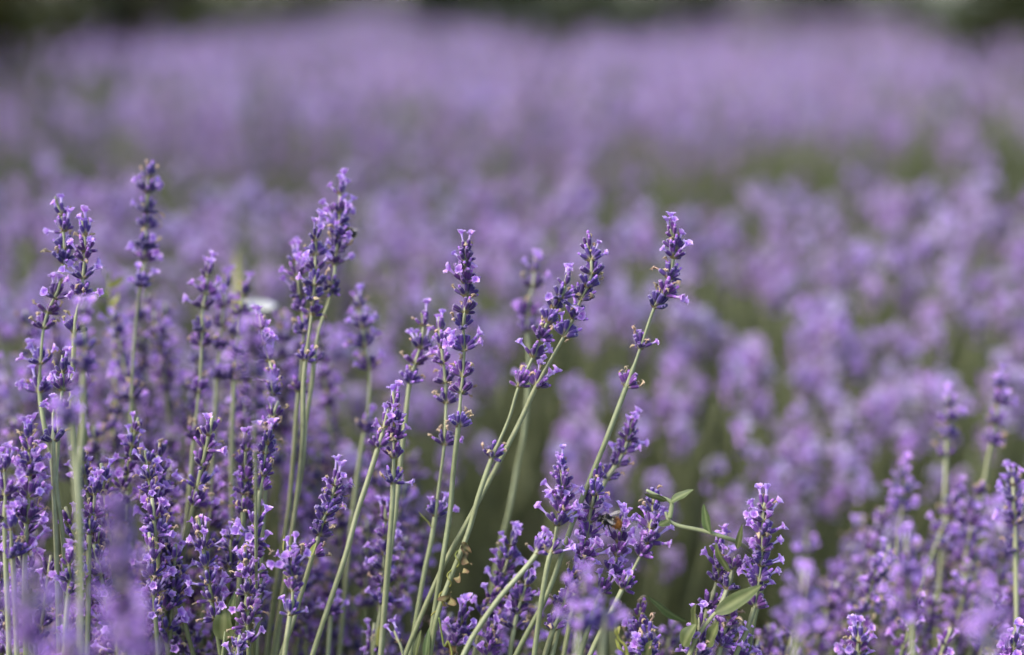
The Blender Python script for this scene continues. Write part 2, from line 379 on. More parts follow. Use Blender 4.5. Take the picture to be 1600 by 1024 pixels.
S('lavender spike just behind the upright central one, small whorls lower down its stem', 0.648,
  [(686, 495), (687, 515), (690, 545), (694, 575), (696, 600), (697, 632), (694, 697), (686, 760), (675, 839), (662, 900), (640, 1028)],
  [(518, 0.7, 1, 1), (545, 0.75, 0, 1), (572, 0.75, 0, 1), (599, 0.85, 0, 2), (632, 0.85, 0, 2), (697, 0.9, 0, 5), (812, 0.75, 3, 0)])
S('lavender spike with two pale florets near its middle, left of the central spikes', 0.655,
  [(658, 490), (662, 505), (657, 540), (648, 570), (640, 600), (634, 650), (626, 720), (618, 800), (606, 900), (596, 1028)],
  [(514, 0.9, 0, 1), (545, 0.9, 3, 1), (570, 0.95, 1, 2), (597, 0.95, 0, 3)])
S('lavender spike with two upright pale florets on top and narrow lower whorls', 0.622,
  [(614, 612), (616, 630), (617, 660), (616, 690), (615, 717), (614, 757), (612, 800), (604, 900), (594, 1028)],
  [(640, 0.95, 2, 1), (664, 0.7, 0, 2), (688, 0.95, 4, 0), (715, 0.8, 0, 2), (757, 0.75, 1, 2)])
S('bare slanting lavender stalk crossing in front, one small whorl at its upper end', 0.615,
  [(606, 640), (600, 668), (590, 702), (575, 750), (558, 802), (540, 868), (516, 939), (487, 1028)],
  [(668, 0.8, 3, 1), (700, 0.8, 0, 4)])
# the paired stems left of centre
S('tallest lavender spike of the three crowded on the paired stems, an insect on its side', 0.666,
  [(533, 285), (532, 305), (530, 335), (530, 360), (527, 385), (524, 410), (521, 440), (514, 470), (500, 510), (492, 550), (487, 600), (478, 660), (473, 720), (468, 760), (458, 815), (430, 1028)],
  [(304, 0.7, 3, 0), (334, 0.85, 3, 0), (354, 1.0, 5, 0), (375, 0.95, 1, 2), (396, 0.95, 0, 2), (414, 0.9, 1, 1), (460, 0.95, 0, 4), (570, 0.9, 0, 4)])
S('middle lavender spike of the three crowded on the paired stems', 0.655,
  [(494, 358), (494, 372), (493, 400), (492, 440), (489, 475), (486, 500), (480, 545), (474, 600), (473, 678), (468, 740), (460, 805), (446, 900), (425, 1028)],
  [(376, 0.75, 3, 0), (398, 0.85, 1, 2), (422, 0.9, 3, 1), (444, 0.95, 1, 2), (468, 0.9, 0, 3), (495, 0.9, 0, 4), (565, 0.85, 0, 4)])
S('shortest lavender spike of the three crowded on the paired stems', 0.672,
  [(462, 395), (464, 410), (466, 440), (470, 470), (473, 500), (474, 530), (470, 580), (464, 640), (458, 720), (450, 805), (430, 920), (415, 1028)],
  [(412, 0.85, 2, 0), (436, 0.9, 4, 0), (464, 0.9, 1, 3), (488, 0.85, 0, 3), (522, 0.95, 0, 4), (618, 0.75, 0, 2)])
S('soft lavender spike with a round pale floret on its tip', 0.70,
  [(557, 462), (562, 490), (568, 520), (572, 550), (578, 580), (575, 640), (565, 700), (556, 760), (545, 860), (530, 1028)],
  [(486, 0.75, 1, 1), (516, 1.0, 4, 0), (545, 1.0, 3, 1), (578, 1.05, 2, 3), (680, 1.0, 0, 4)])
S('soft lavender stalk with a bare stem curving behind the twin heads', 0.715,
  [(838, 395), (836, 420), (832, 450), (826, 480), (824, 520), (826, 560), (824, 620), (818, 680), (808, 730), (795, 800), (778, 870), (750, 1028)],
  [(424, 0.95, 3, 1), (452, 0.95, 1, 2), (492, 1.0, 3, 1), (522, 0.9, 2, 1), (600, 0.8, 2, 0)])
# far left
S('lavender stalk with two florets on its tip at the left edge of the clump', 0.645,
  [(86, 308), (92, 325), (98, 350), (100, 385), (98, 420), (90, 455), (76, 485), (68, 515), (64, 560), (62, 615), (70, 670), (80, 712), (86, 780), (89, 850), (91, 879), (98, 975), (104, 1028)],
  [(338, 0.7, 2, 1), (362, 0.75, 1, 1), (392, 0.7, 0, 1), (412, 0.95, 0, 3), (470, 0.95, 4, 2), (492, 0.85, 0, 3), (516, 0.9, 0, 4), (568, 0.95, 3, 2), (617, 1.05, 3, 1)])
S('lavender spike pressed against the left edge stalk, pale florets along its right side', 0.64,
  [(128, 345), (132, 365), (133, 395), (130, 430), (126, 465), (118, 500), (115, 560), (112, 640), (118, 720), (124, 820), (126, 920), (122, 1028)],
  [(370, 0.7, 3, 0), (392, 0.75, 0, 2), (412, 0.85, 2, 1), (438, 0.95, 3, 2), (466, 0.95, 1, 2), (525, 0.8, 0, 3)])
S('tallest lavender spike on the left, its whorls well apart and tip withered', 0.69,
  [(233, 262), (232, 280), (230, 310), (228, 350), (227, 385), (226, 410), (219, 450), (213, 500), (208, 560), (206, 625), (204, 700), (198, 790), (190, 900), (180, 1028)],
  [(282, 0.75, 0, 3), (305, 0.85, 3, 0), (334, 0.75, 0, 2), (356, 0.85, 0, 3), (388, 0.95, 2, 2), (408, 0.85, 1, 1), (452, 1.05, 2, 1), (625, 0.9, 0, 4)])
S('lavender spike with twin florets on its tip, third tall one from the left edge', 0.68,
  [(328, 412), (324, 430), (322, 455), (316, 490), (316, 520), (315, 550), (312, 600), (308, 640), (302, 700), (297, 760), (290, 829), (280, 919), (268, 1028)],
  [(436, 0.75, 2, 1), (462, 0.85, 3, 0), (484, 0.85, 2, 0), (518, 0.95, 0, 3), (546, 0.95, 0, 3), (616, 1.0, 0, 2), (682, 1.0, 0, 4)])
S('dull lavender spike close behind the twin floret one', 0.71,
  [(352, 432), (352, 455), (348, 490), (346, 530), (340, 580), (335, 660), (330, 760), (322, 880), (310, 1028)],
  [(456, 0.8, 1, 1), (486, 0.9, 2, 1), (516, 0.95, 1, 2), (552, 0.95, 0, 2), (592, 1.0, 2, 1)])
S('lavender spike with a dry brown tip in front of the white blossom', 0.70,
  [(381, 452), (379, 470), (375, 500), (372, 530), (368, 570), (364, 640), (362, 720), (362, 820), (354, 1028)],
  [(466, 0.75, 0, 2), (494, 0.85, 1, 2), (524, 0.9, 1, 3), (556, 0.95, 1, 1), (596, 0.95, 2, 2)])
S('lavender spike with thin bluish buds on its tip below the white blossom', 0.655,
  [(405, 492), (408, 510), (412, 535), (420, 560), (426, 590), (424, 640), (418, 700), (412, 800), (400, 1028)],
  [(516, 0.75, 1, 1), (542, 0.85, 3, 1), (566, 0.85, 3, 0), (600, 0.8, 1, 2), (622, 0.75, 0, 3)])
S('near blurred lavender spike with dark maroon whorls beside the paired stems', 0.50,
  [(392, 505), (394, 535), (395, 570), (396, 620), (398, 680), (400, 760), (400, 1028)],
  [(525, 0.6, 2, 0), (545, 0.7, 3, 0), (565, 0.8, 2, 0), (592, 0.85, 1, 1), (620, 0.85, 0, 1), (645, 0.85, 1, 1), (690, 0.85, 0, 3)], thick=0.6, slope=0.32)
S('near blurred lavender stalk with dark bands of whorls and a pale stem at far left', 0.555,
  [(128, 478), (130, 495), (132, 530), (130, 560), (130, 600), (130, 660), (124, 740), (126, 850), (128, 1028)],
  [(506, 0.95, 4, 0), (545, 0.95, 0, 2), (584, 1.0, 0, 4), (610, 1.0, 0, 3)])
S('dark narrow lavender spike crossing the left edge stalk, pale florets at its foot', 0.625,
  [(97, 555), (98, 575), (98, 600), (95, 630), (92, 650), (90, 700), (88, 760), (100, 860), (104, 1028)],
  [(584, 0.7, 0, 2), (612, 0.85, 4, 0), (650, 1.0, 3, 1)])
S('near blurred pair of soft florets in front of the left edge stems', 0.53,
  [(114, 620), (112, 645), (112, 665), (116, 720), (122, 800), (128, 1028)],
  [(664, 0.95, 4, 0)], top=False)
S('lavender whorl with long bluish buds on a short forked stem', 0.622,
  [(84, 640), (83, 660), (83, 692), (84, 760), (88, 860), (92, 1028)],
  [(692, 0.95, 0, 1)], top=False)
S('full lavender spike at the bottom left edge, withered florets on its crown', 0.612,
  [(44, 672), (44, 690), (46, 720), (47, 750), (44, 800), (40, 850), (38, 930), (40, 1028)],
  [(690, 0.75, 2, 2), (706, 0.75, 0, 3), (724, 0.8, 1, 2), (745, 1.05, 4, 1), (780, 1.1, 4, 0), (815, 1.1, 3, 1), (862, 1.15, 3, 2)])
S('lavender spike touching the picture edge beside the full bottom spike', 0.605,
  [(4, 700), (6, 725), (8, 760), (8, 800), (8, 850), (14, 1028)],
  [(735, 0.9, 3, 0), (775, 1.0, 4, 0), (815, 0.95, 3, 0)])
S('small lavender stalk with three long pale florets on its tip', 0.62,
  [(147, 745), (148, 765), (147, 790), (142, 815), (139, 845), (138, 930), (136, 1028)],
  [(773, 0.75, 3, 0), (808, 0.8, 0, 2), (836, 0.75, 2, 1)])
S('small lavender head with dark buds low behind the blurred purple spike', 0.612,
  [(108, 865), (108, 885), (110, 905), (106, 938), (103, 970), (100, 1028)],
  [(885, 0.7, 2, 1), (908, 0.85, 2, 2), (930, 0.7, 1, 1)])
S('low lavender whorls of dark buds at the far left edge', 0.605,
  [(16, 790), (17, 830), (20, 872), (22, 930), (26, 1028)],
  [(832, 0.8, 2, 1), (874, 1.0, 1, 2)])
S('large blurred purple lavender spike close to the camera at bottom left', 0.465,
  [(186, 778), (187, 810), (188, 850), (190, 900), (192, 980), (190, 1060)],
  [(800, 0.5, 0, 0), (816, 0.6, 1, 0), (832, 0.65, 0, 0), (848, 0.7, 0, 1), (866, 0.75, 1, 0), (886, 0.75, 0, 1), (906, 0.75, 1, 0), (928, 0.8, 0, 1), (956, 0.85, 4, 0), (990, 0.85, 3, 0), (1024, 0.85, 3, 0)])
S('blurred lavender spike close to the camera in the bottom left corner', 0.43,
  [(46, 905), (44, 940), (42, 980), (42, 1030)],
  [(940, 0.8, 3, 0), (975, 0.95, 4, 1), (1015, 1.0, 4, 0)])
S('blurred lavender spike close to the camera along the bottom edge at left', 0.45,
  [(108, 985), (106, 1010), (104, 1050)],
  [(1015, 0.85, 4, 0), (1048, 0.95, 4, 0)])
S('blurred lavender head close to the camera under the largest blurred spike', 0.45,
  [(218, 960), (216, 990), (214, 1050)],
  [(992, 0.75, 3, 0), (1030, 0.9, 4, 0)])
# lower middle
S('lavender spike with buds hanging to the right, left one of a budded pair', 0.645,
  [(384, 690), (384, 705), (383, 730), (382, 760), (380, 800), (376, 870), (366, 1028)],
  [(706, 0.7, 2, 1), (728, 0.75, 0, 2), (752, 0.75, 2, 1), (775, 0.8, 0, 3), (800, 0.85, 1, 3)])
S('dark budded lavender spike with a curled floret on top, right one of its pair', 0.635,
  [(419, 682), (416, 696), (413, 720), (411, 745), (405, 775), (398, 840), (388, 920), (374, 1028)],
  [(698, 0.65, 2, 0), (712, 0.65, 0, 2), (728, 0.7, 0, 2), (745, 0.7, 0, 2), (770, 0.65, 0, 2)])
S('lavender head with a rounded pale cap above dark buds', 0.68,
  [(330, 760), (331, 778), (328, 805), (325, 830), (325, 855), (320, 920), (312, 1028)],
  [(778, 0.9, 5, 0), (802, 0.9, 1, 2), (826, 0.95, 2, 2), (855, 0.95, 2, 2)])
S('leaning lavender spike of tight dark buds with a narrow orange leaf at its foot', 0.628,
  [(527, 740), (524, 755), (518, 780), (508, 805), (498, 838), (488, 870), (470, 930), (455, 980), (438, 1028)],
  [(758, 0.8, 3, 1), (774, 0.9, 2, 1), (790, 0.9, 0, 3), (805, 0.9, 1, 2), (821, 0.9, 0, 3), (838, 0.85, 0, 2), (866, 0.7, 0, 3)])
S('short bright lavender head in focus with two florets on the whorl below it', 0.61,
  [(453, 855), (455, 868), (456, 890), (457, 912), (457, 935), (453, 963), (449, 990), (444, 1028)],
  [(874, 0.9, 4, 0), (888, 0.95, 3, 1), (904, 0.75, 1, 1), (924, 0.7, 0, 2), (962, 0.7, 2, 0)])
S('soft lavender spike with rings of violet florets above the thin pedicel', 0.66,
  [(602, 795), (602, 815), (600, 850), (600, 880), (598, 910), (596, 945), (590, 985), (582, 1028)],
  [(818, 0.8, 1, 0), (842, 0.85, 1, 1), (868, 1.0, 4, 0), (890, 0.95, 3, 0), (915, 0.8, 1, 2), (942, 0.95, 1, 2)])
S('small lavender whorl of two florets low behind the bare slanting stem', 0.67,
  [(520, 925), (520, 945), (517, 962), (512, 1028)],
  [(962, 0.85, 4, 0)], top=False)
S('single pale lavender bud cluster on a thin bent pedicel near the bottom', 0.605,
  [(616, 985), (620, 996), (627, 1012), (634, 1050)],
  [(1003, 0.45, 1, 0)], top=True, thick=0.5)
S('soft small lavender head with orange tinged lower florets at bottom centre left', 0.665,
  [(308, 985), (306, 1000), (304, 1020), (300, 1060)],
  [(1010, 0.85, 5, 0), (1038, 0.9, 3, 1)])
S('lavender stalk with no head in view leaning left across the bottom centre', 0.605,
  [(843, 850), (838, 866), (815, 895), (780, 935), (745, 985), (722, 1028)],
  [(868, 0.7, 1, 2)], top=False)
S('full lavender spike leaning right with a fluffy pale crown beside the bare stem', 0.655,
  [(806, 830), (800, 850), (792, 880), (782, 910), (768, 940), (755, 965), (740, 1028)],
  [(856, 0.9, 5, 0), (876, 0.8, 1, 1), (900, 1.0, 4, 0), (922, 0.95, 2, 2), (945, 0.95, 2, 3), (966, 0.95, 1, 2)])
S('lavender spike of lilac florets and dark buds overlapped by the fluffy crowned one', 0.65,
  [(825, 895), (822, 912), (815, 935), (808, 960), (800, 1000), (796, 1028)],
  [(918, 1.05, 5, 0), (938, 1.0, 3, 1), (958, 0.95, 1, 3), (985, 0.9, 1, 3)])
S('low lavender head of lilac florets at the bottom beneath the dried tendril', 0.645,
  [(722, 955), (720, 970), (716, 995), (708, 1028)],
  [(975, 0.95, 5, 0), (996, 0.95, 3, 1), (1020, 0.95, 2, 1)])
S('dark budded lavender head at the bottom edge between crossing stems', 0.645,
  [(768, 975), (766, 992), (762, 1028)],
  [(992, 0.85, 3, 1), (1014, 0.9, 1, 3), (1040, 0.9, 1, 2)])
# around the bumblebee
S('lavender spike with two pinkish white florets standing on its tip', 0.618,
  [(875, 722), (876, 735), (878, 760), (877, 790), (870, 822), (866, 850), (858, 872), (848, 925), (834, 1028)],
  [(738, 0.6, 2, 1), (752, 0.65, 0, 1), (768, 0.7, 0, 1), (786, 0.85, 2, 1), (806, 0.95, 3, 0), (824, 0.95, 3, 1), (866, 0.8, 2, 0)])
S('lavender spike the bumblebee clings to, narrow and dark at its tip', 0.626,
  [(934, 735), (931, 750), (928, 775), (923, 800), (918, 830), (912, 865), (906, 900), (885, 935), (862, 1028)],
  [(756, 0.75, 0, 1), (776, 0.8, 0, 2), (796, 0.95, 3, 1), (816, 0.9, 2, 1), (846, 1.0, 3, 0), (870, 0.95, 4, 1), (894, 0.9, 3, 1)])
S('lavender spike leaning right beside the bumblebee, florets on both sides', 0.62,
  [(1024, 775), (1021, 788), (1018, 815), (1012, 845), (1000, 870), (985, 898), (972, 922), (952, 962), (920, 1028)],
  [(790, 0.7, 0, 2), (806, 0.8, 0, 2), (826, 1.05, 4, 0), (848, 1.0, 4, 0), (870, 0.95, 2, 1), (922, 0.75, 1, 0)])
S('lavender head of round florets between the bumblebee and the right leaning spike', 0.632,
  [(972, 800), (972, 818), (968, 845), (964, 870), (954, 898), (938, 928), (925, 965), (905, 1028)],
  [(828, 0.95, 4, 0), (850, 0.85, 1, 1), (872, 0.9, 2, 1), (898, 0.95, 4, 0), (930, 0.7, 2, 0)])
S('lavender spike slanting up behind the bumblebee with a floret at its tip', 0.652,
  [(990, 648), (986, 665), (980, 690), (970, 715), (955, 738), (942, 760), (925, 800), (905, 900), (880, 1028)],
  [(672, 0.7, 2, 0), (692, 0.75, 1, 1), (710, 0.95, 3, 0), (728, 0.9, 0, 3), (750, 0.9, 0, 3)])
S('budded lavender spike with many withered florets low under the bumblebee', 0.622,
  [(900, 885), (896, 900), (886, 930), (876, 955), (864, 985), (850, 1028)],
  [(904, 0.9, 3, 1), (924, 0.9, 1, 3), (944, 0.9, 0, 3), (962, 0.85, 0, 3), (984, 0.9, 0, 3)])
S('blurred lilac lavender head close to the camera at bottom centre', 0.525,
  [(912, 905), (912, 930), (908, 960), (902, 1028)],
  [(930, 0.8, 4, 0), (958, 0.9, 5, 0), (985, 0.9, 3, 0)])
S('blurred lilac lavender whorl close to the camera crossing the right leaning stem', 0.53,
  [(945, 955), (944, 980), (940, 1028)],
  [(984, 0.95, 5, 0)], top=False)
S('dense dark lavender spike of buds at bottom, taller of two right of the slanting stem', 0.64,
  [(1000, 952), (1000, 965), (998, 990), (996, 1028)],
  [(966, 0.75, 0, 3), (982, 0.85, 0, 3), (998, 0.9, 3, 1), (1018, 0.9, 0, 3)])
S('dense dark lavender spike of buds at bottom, shorter of two right of the slanting stem', 0.618,
  [(1010, 985), (1012, 1000), (1014, 1045)],
  [(1002, 0.95, 0, 5), (1018, 1.0, 1, 4), (1036, 1.0, 2, 3)])
# the plant with the climbing weed
S('thick lavender spike in the climbing weed, crowded with lilac florets', 0.62,
  [(1196, 782), (1193, 798), (1192, 830), (1190, 870), (1185, 910), (1178, 950), (1165, 990), (1148, 1028)],
  [(798, 0.7, 1, 2), (816, 0.95, 3, 0), (836, 1.05, 3, 1), (858, 1.05, 2, 2), (882, 1.1, 4, 0), (908, 1.05, 4, 0), (928, 0.85, 1, 1), (952, 0.85, 0, 0)])
S('lavender spike half hidden by a folded green weed leaf', 0.635,
  [(1122, 850), (1122, 866), (1122, 890), (1118, 915), (1108, 945), (1096, 985), (1085, 1028)],
  [(868, 0.95, 4, 0), (890, 1.0, 4, 1), (912, 0.8, 0, 2), (950, 0.85, 2, 1)])
S('small lavender head of two violet buds under the folded weed leaf', 0.625,
  [(1148, 870), (1146, 885), (1138, 915), (1122, 960), (1100, 1028)],
  [(890, 0.8, 0, 1), (925, 0.9, 0, 2)], top=False)
S('dark budded lavender spike at the bottom amid weed leaves', 0.615,
  [(1140, 955), (1138, 968), (1132, 990), (1122, 1028)],
  [(968, 0.85, 0, 2), (982, 0.95, 1, 2), (998, 0.95, 0, 3), (1016, 0.95, 2, 2)])
S('lavender head of violet florets at bottom edge beside the large weed leaf', 0.618,
  [(1092, 965), (1092, 985), (1090, 1028)],
  [(985, 0.95, 3, 1), (1005, 1.0, 4, 0), (1026, 1.0, 3, 1)])
S('bright violet lavender floret cluster peeking from the bottom edge under thick spike', 0.64,
  [(1158, 1000), (1156, 1015), (1152, 1050)],
  [(1020, 0.9, 5, 0), (1040, 0.95, 4, 0)])
# right
S('soft lone lavender spike standing highest at the right edge of the clump', 0.735,
  [(1560, 592), (1560, 610), (1558, 640), (1553, 670), (1548, 695), (1540, 740), (1530, 820), (1515, 1028)],
  [(612, 0.8, 5, 0), (636, 0.9, 4, 0), (662, 0.8, 0, 2), (692, 0.9, 0, 4)], group=GR)
S('soft lone lavender spike with two withered rings below a pale cap', 0.745,
  [(1480, 618), (1481, 636), (1481, 660), (1480, 685), (1478, 715), (1476, 780), (1470, 880), (1462, 1028)],
  [(640, 0.95, 6, 0), (660, 0.85, 1, 1), (684, 0.9, 0, 4), (714, 0.9, 0, 4)], group=GR)
S('lavender spike with withered tip against the right edge, thin stem below', 0.68,
  [(1582, 745), (1583, 760), (1584, 790), (1586, 810), (1587, 880), (1588, 960), (1588, 1028)],
  [(762, 0.85, 2, 2), (782, 0.95, 4, 0), (804, 0.85, 2, 1), (825, 0.8, 1, 2), (870, 0.9, 0, 4)], group=GR)
S('soft lavender spike with dark core and bright sides over the right hand cluster', 0.75,
  [(1410, 730), (1410, 748), (1409, 775), (1408, 800), (1404, 860), (1398, 1028)],
  [(752, 0.85, 4, 1), (776, 0.95, 4, 0), (800, 0.95, 4, 0)], group=GR)
S('soft slanting lavender spike with withered top ring near the right edge', 0.73,
  [(1530, 755), (1528, 772), (1522, 800), (1516, 830), (1510, 865), (1502, 930), (1490, 1028)],
  [(778, 0.95, 0, 4), (802, 0.9, 3, 0), (826, 0.95, 4, 0), (852, 0.95, 4, 0), (880, 1.0, 3, 1)], group=GR)
S('lone soft pair of lilac florets left of the right hand cluster', 0.79,
  [(1261, 820), (1260, 845), (1260, 866), (1258, 940), (1250, 1028)],
  [(866, 0.9, 5, 0)], group=GR, top=False)
S('blurred lavender spike close to the camera with bright florets at its right side', 0.53,
  [(1416, 838), (1417, 860), (1419, 895), (1420, 930), (1424, 965), (1426, 1028)],
  [(872, 0.8, 2, 1), (900, 0.95, 4, 0), (930, 0.9, 1, 2), (962, 0.95, 3, 1)], group=GR)
S('blurred cone of lavender close to the camera in the bottom right', 0.47,
  [(1541, 925), (1542, 950), (1545, 985), (1548, 1040)],
  [(955, 0.7, 2, 0), (985, 0.85, 4, 0), (1015, 0.9, 3, 0)], group=GR)
S('blurred lavender spike close to the camera with two pale lower lobes', 0.505,
  [(1258, 890), (1256, 915), (1252, 950), (1246, 985), (1240, 1040)],
  [(925, 0.75, 3, 0), (955, 0.9, 3, 0), (990, 1.0, 5, 0)], group=GR)
S('sharp little lavender tip with withered florets at the bottom right of centre', 0.61,
  [(1341, 985), (1341, 1000), (1340, 1040)],
  [(1005, 0.85, 3, 3), (1022, 0.9, 3, 1), (1040, 0.9, 2, 1)], group=GR)
S('sharp bright violet lavender head cut by the bottom right corner', 0.618,
  [(1586, 992), (1584, 1010), (1582, 1050)],
  [(1014, 0.95, 6, 0), (1030, 1.0, 6, 0), (1048, 1.0, 4, 0)], group=GR)

# ------------------------------------------------------------------ leaves and stems of other plants
WM = [M_WEED, M_YOUNG, M_DRYLEAF, M_STEM, M_WHITE]
def leaf_on(root, p, d, L, W, bend, mat, seed, name='leaf', fold=0.25, wave=0.15, roll=0.0, pw=0.8):
    rng = random.Random(seed); mb = MB()
    v, f, g = blade(L, W, bend, rng, 10, fold, wave, pw)
    mb.add(v, f, mat, g, frame(p - root.location, d, roll))
    return link(name, mb.mesh(name, WM), root)
def px_dir(dx, dy, dz=0.0):
    return (RT * dx - UP * dy + FW * dz).normalized()
by_label = {o['label']: o for o, _, _ in ALL}
def of(text):
    return next(o for k, o in by_label.items() if text in k)
PX = PXM
leaf_on(of('tight dark buds with a narrow orange'), at(482, 872, 0.622), px_dir(0.45, -1), 26 * PX, 7 * PX, 0.25, 1, 1, roll=1.2)
leaf_on(of('short bright lavender head in focus'), at(443, 862, 0.615), px_dir(0.02, -1), 26 * PX, 5 * PX, 0.1, 1, 2, roll=0.4)
leaf_on(of('just behind the upright central'), at(676, 825, 0.643), px_dir(-0.62, -1, -0.2), 38 * PX, 10 * PX, -0.3, 1, 3, roll=0.5)
leaf_on(of('rings of violet florets above'), at(590, 1010, 0.655), px_dir(0.1, -1), 36 * PX, 9 * PX, 0.1, 1, 4, roll=0.8)
leaf_on(of('upright lavender stalk with the tall open'), at(664, 1030, 0.618), px_dir(0.12, -1), 48 * PX, 10 * PX, 0.1, 0, 5, roll=1.2)
leaf_on(of('whose spike ends in the higher'), at(648, 1030, 0.622), px_dir(0.18, -1), 46 * PX, 10 * PX, 0.15, 0, 6, roll=0.9)

def weed(name, label, cat, paths, z, thick=1.0, mat=3, group=None):
    base = at(paths[0][-1][0], paths[0][-1][1], z); root = empty(name, base); tag(root, label, cat, group)
    for pth in paths:
        pts = smooth_path([at(q[0], q[1], q[2] if len(q) > 2 else z) for q in pth], 5)
        n = len(pts); mb = MB()
        v, f, g = tube([q - base for q in pts], [thick * 1.0 * MM * (0.55 + 0.45 * i / n) for i in range(n)], 7, 0.0, [0.9 - 0.3 * i / n for i in range(n)])
        mb.add(v, f, mat, g); link('stem', mb.mesh('stem', WM), root)
    return root
cw = weed('climbing_weed', 'climbing green weed with pointed leaves arching over the thick lavender spike', 'weed',
          [[(1040, 800), (1042, 806), (1046, 814), (1062, 822), (1100, 830), (1135, 841), (1160, 852, 0.622), (1182, 872, 0.636), (1190, 915, 0.642), (1178, 970, 0.642), (1165, 1040, 0.642)],
          [(1132, 948), (1118, 958), (1100, 980), (1086, 1002), (1072, 1040)],
           [(1010, 766), (1030, 776), (1048, 784), (1049, 795), (1046, 810)]], 0.612, 1.25)
for i, (x, y, dx, dy, L, W, bend, roll) in enumerate([
        (1048, 785, 0.75, -0.55, 40, 13, 0.3, 0.5), (1042, 782, -0.95, -0.4, 40, 13, -0.25, 1.1), (1046, 812, -0.6, 0.35, 22, 15, 0.3, 0.2),
        (1110, 834, -0.35, -1, 48, 17, 0.3, 0.75), (1152, 858, 0.15, -1, 40, 9, 0.1, 1.2), (1140, 893, -0.68, -1, 52, 19, 0.35, 0.6),
        (1072, 972, -0.95, -0.55, 76, 19, 0.25, 0.9), (1118, 958, 0.9, -0.55, 88, 24, -0.4, 0.8), (1090, 985, -0.3, -1, 44, 26, 0.5, 0.3),
        (1068, 1010, 0.3, -1, 40, 26, 0.6, 0.6), (1105, 1010, 0.5, -0.9, 46, 26, -0.4, 0.4), (1010, 1035, 0.05, -1, 36, 22, 0.5, 0.5)]):
    leaf_on(cw, at(x, y, 0.611), px_dir(dx, dy, -0.25), L * PX, W * PX, bend, 0, 20 + i, roll=roll, pw=0.75)
ys_ = weed('weed_shoot', 'small curled yellow green weed shoot at the bottom right of the slanting stem', 'weed', [[(964, 990), (968, 1000), (976, 1008), (980, 1020), (982, 1040)]], 0.605, 0.9, 1)
for i, a in enumerate([(966, 996, -0.5, -1, 16, 5), (964, 992, 0.2, -1, 14, 6), (976, 1020, -0.8, -0.9, 26, 9)]):
    leaf_on(ys_, at(a[0], a[1], 0.604), px_dir(a[2], a[3], -0.2), a[4] * PX, a[5] * PX, 0.4, 1, 40 + i, roll=0.7)
gl = weed('broad_leaf_weed', 'broad pointed green leaf standing among stems at bottom left of centre', 'weed', [[(352, 985), (350, 1005), (346, 1040)]], 0.63, 0.9)
leaf_on(gl, at(350, 1000, 0.63), px_dir(0.0, -1, -0.1), 58 * PX, 34 * PX, 0.2, 0, 50, roll=1.35, pw=0.6)
leaf_on(gl, at(354, 1005, 0.632), px_dir(0.12, -1, 0.1), 82 * PX, 20 * PX, 0.15, 0, 51, roll=1.3, pw=0.7)
yf = weed('weed_sprig', 'blurred yellow green sprig of leaves beside the tallest left spike', 'weed', [[(172, 425), (170, 450), (174, 490), (180, 560), (176, 700), (170, 860), (168, 1028)]], 0.735, 1.0, 1)
for i, a in enumerate([(171, 440, -0.5, -1), (171, 448, 0.9, -0.5), (172, 462, -0.9, -0.3), (173, 476, 0.8, -0.8), (175, 492, -0.7, -0.8)]):
    leaf_on(yf, at(a[0], a[1], 0.735), px_dir(a[2], a[3], -0.3), 34 * PX, 13 * PX, 0.4, i % 2, 60 + i, roll=0.6 + i)
gb = weed('grass_stalk', 'blurred broad yellow green grass blade behind the third tall left spike', 'grass', [[(385, 560), (388, 640), (392, 800)]], 0.88, 0.8, 1)
leaf_on(gb, at(385, 575, 0.88), px_dir(-0.14, -1), 0.075, 0.008, 0.2, 1, 70, roll=1.2)
leaf_on(gb, at(386, 600, 0.88), px_dir(0.06, -1), 0.05, 0.006, -0.2, 0, 71, roll=1.5)
# dried tendril twisted round the leaning stem
dt = empty('dried_tendril', at(690, 960, 0.612)); tag(dt, 'dried brown tendril with shrivelled leaves twisted round a leaning stem', 'tendril')
mb = MB(); pts = []
for i in range(60):
    t = i / 59; x = 724 - 44 * t; y = 850 + 112 * t
    pts.append(at(x + 6 * math.cos(t * 22), y, 0.618 + 0.0024 * math.sin(t * 22)) - dt.location)
v, f, g = tube(pts, [0.35 * MM] * 60, 5, 0.1); mb.add(v, f, 1, g); link('vine', mb.mesh('vine', WM), dt)
mb = MB(); pts = smooth_path([at(*p, 0.61) - dt.location for p in [(686, 965), (690, 990), (694, 1010), (700, 1002), (706, 1020), (704, 1040)]], 6)
v, f, g = tube(pts, [0.4 * MM] * len(pts), 5, 0.1); mb.add(v, f, 1, g); link('vine', mb.mesh('vine', WM), dt)
for i, (x, y, dx, dy, L, W, b_, wv) in enumerate([(722, 848, 0.5, 0.8, 22, 12, 1.8, 1.2), (726, 860, 0.1, 1, 30, 9, 1.2, 1.5), (724, 888, -0.1, 1, 24, 14, 1.6, 1.2), (704, 925, 0.2, 1, 26, 12, 1.4, 1.3), (702, 932, -0.6, 0.6, 22, 14, 1.8, 1.0), (702, 1004, 0.3, 1, 24, 14, 1.5, 1.0)]):
    leaf_on(dt, at(x, y, 0.612), px_dir(dx, dy, -0.2), L * PX, W * PX, b_, 2, 80 + i, 'dry_leaf', 0.7, wv, roll=i * 1.3)
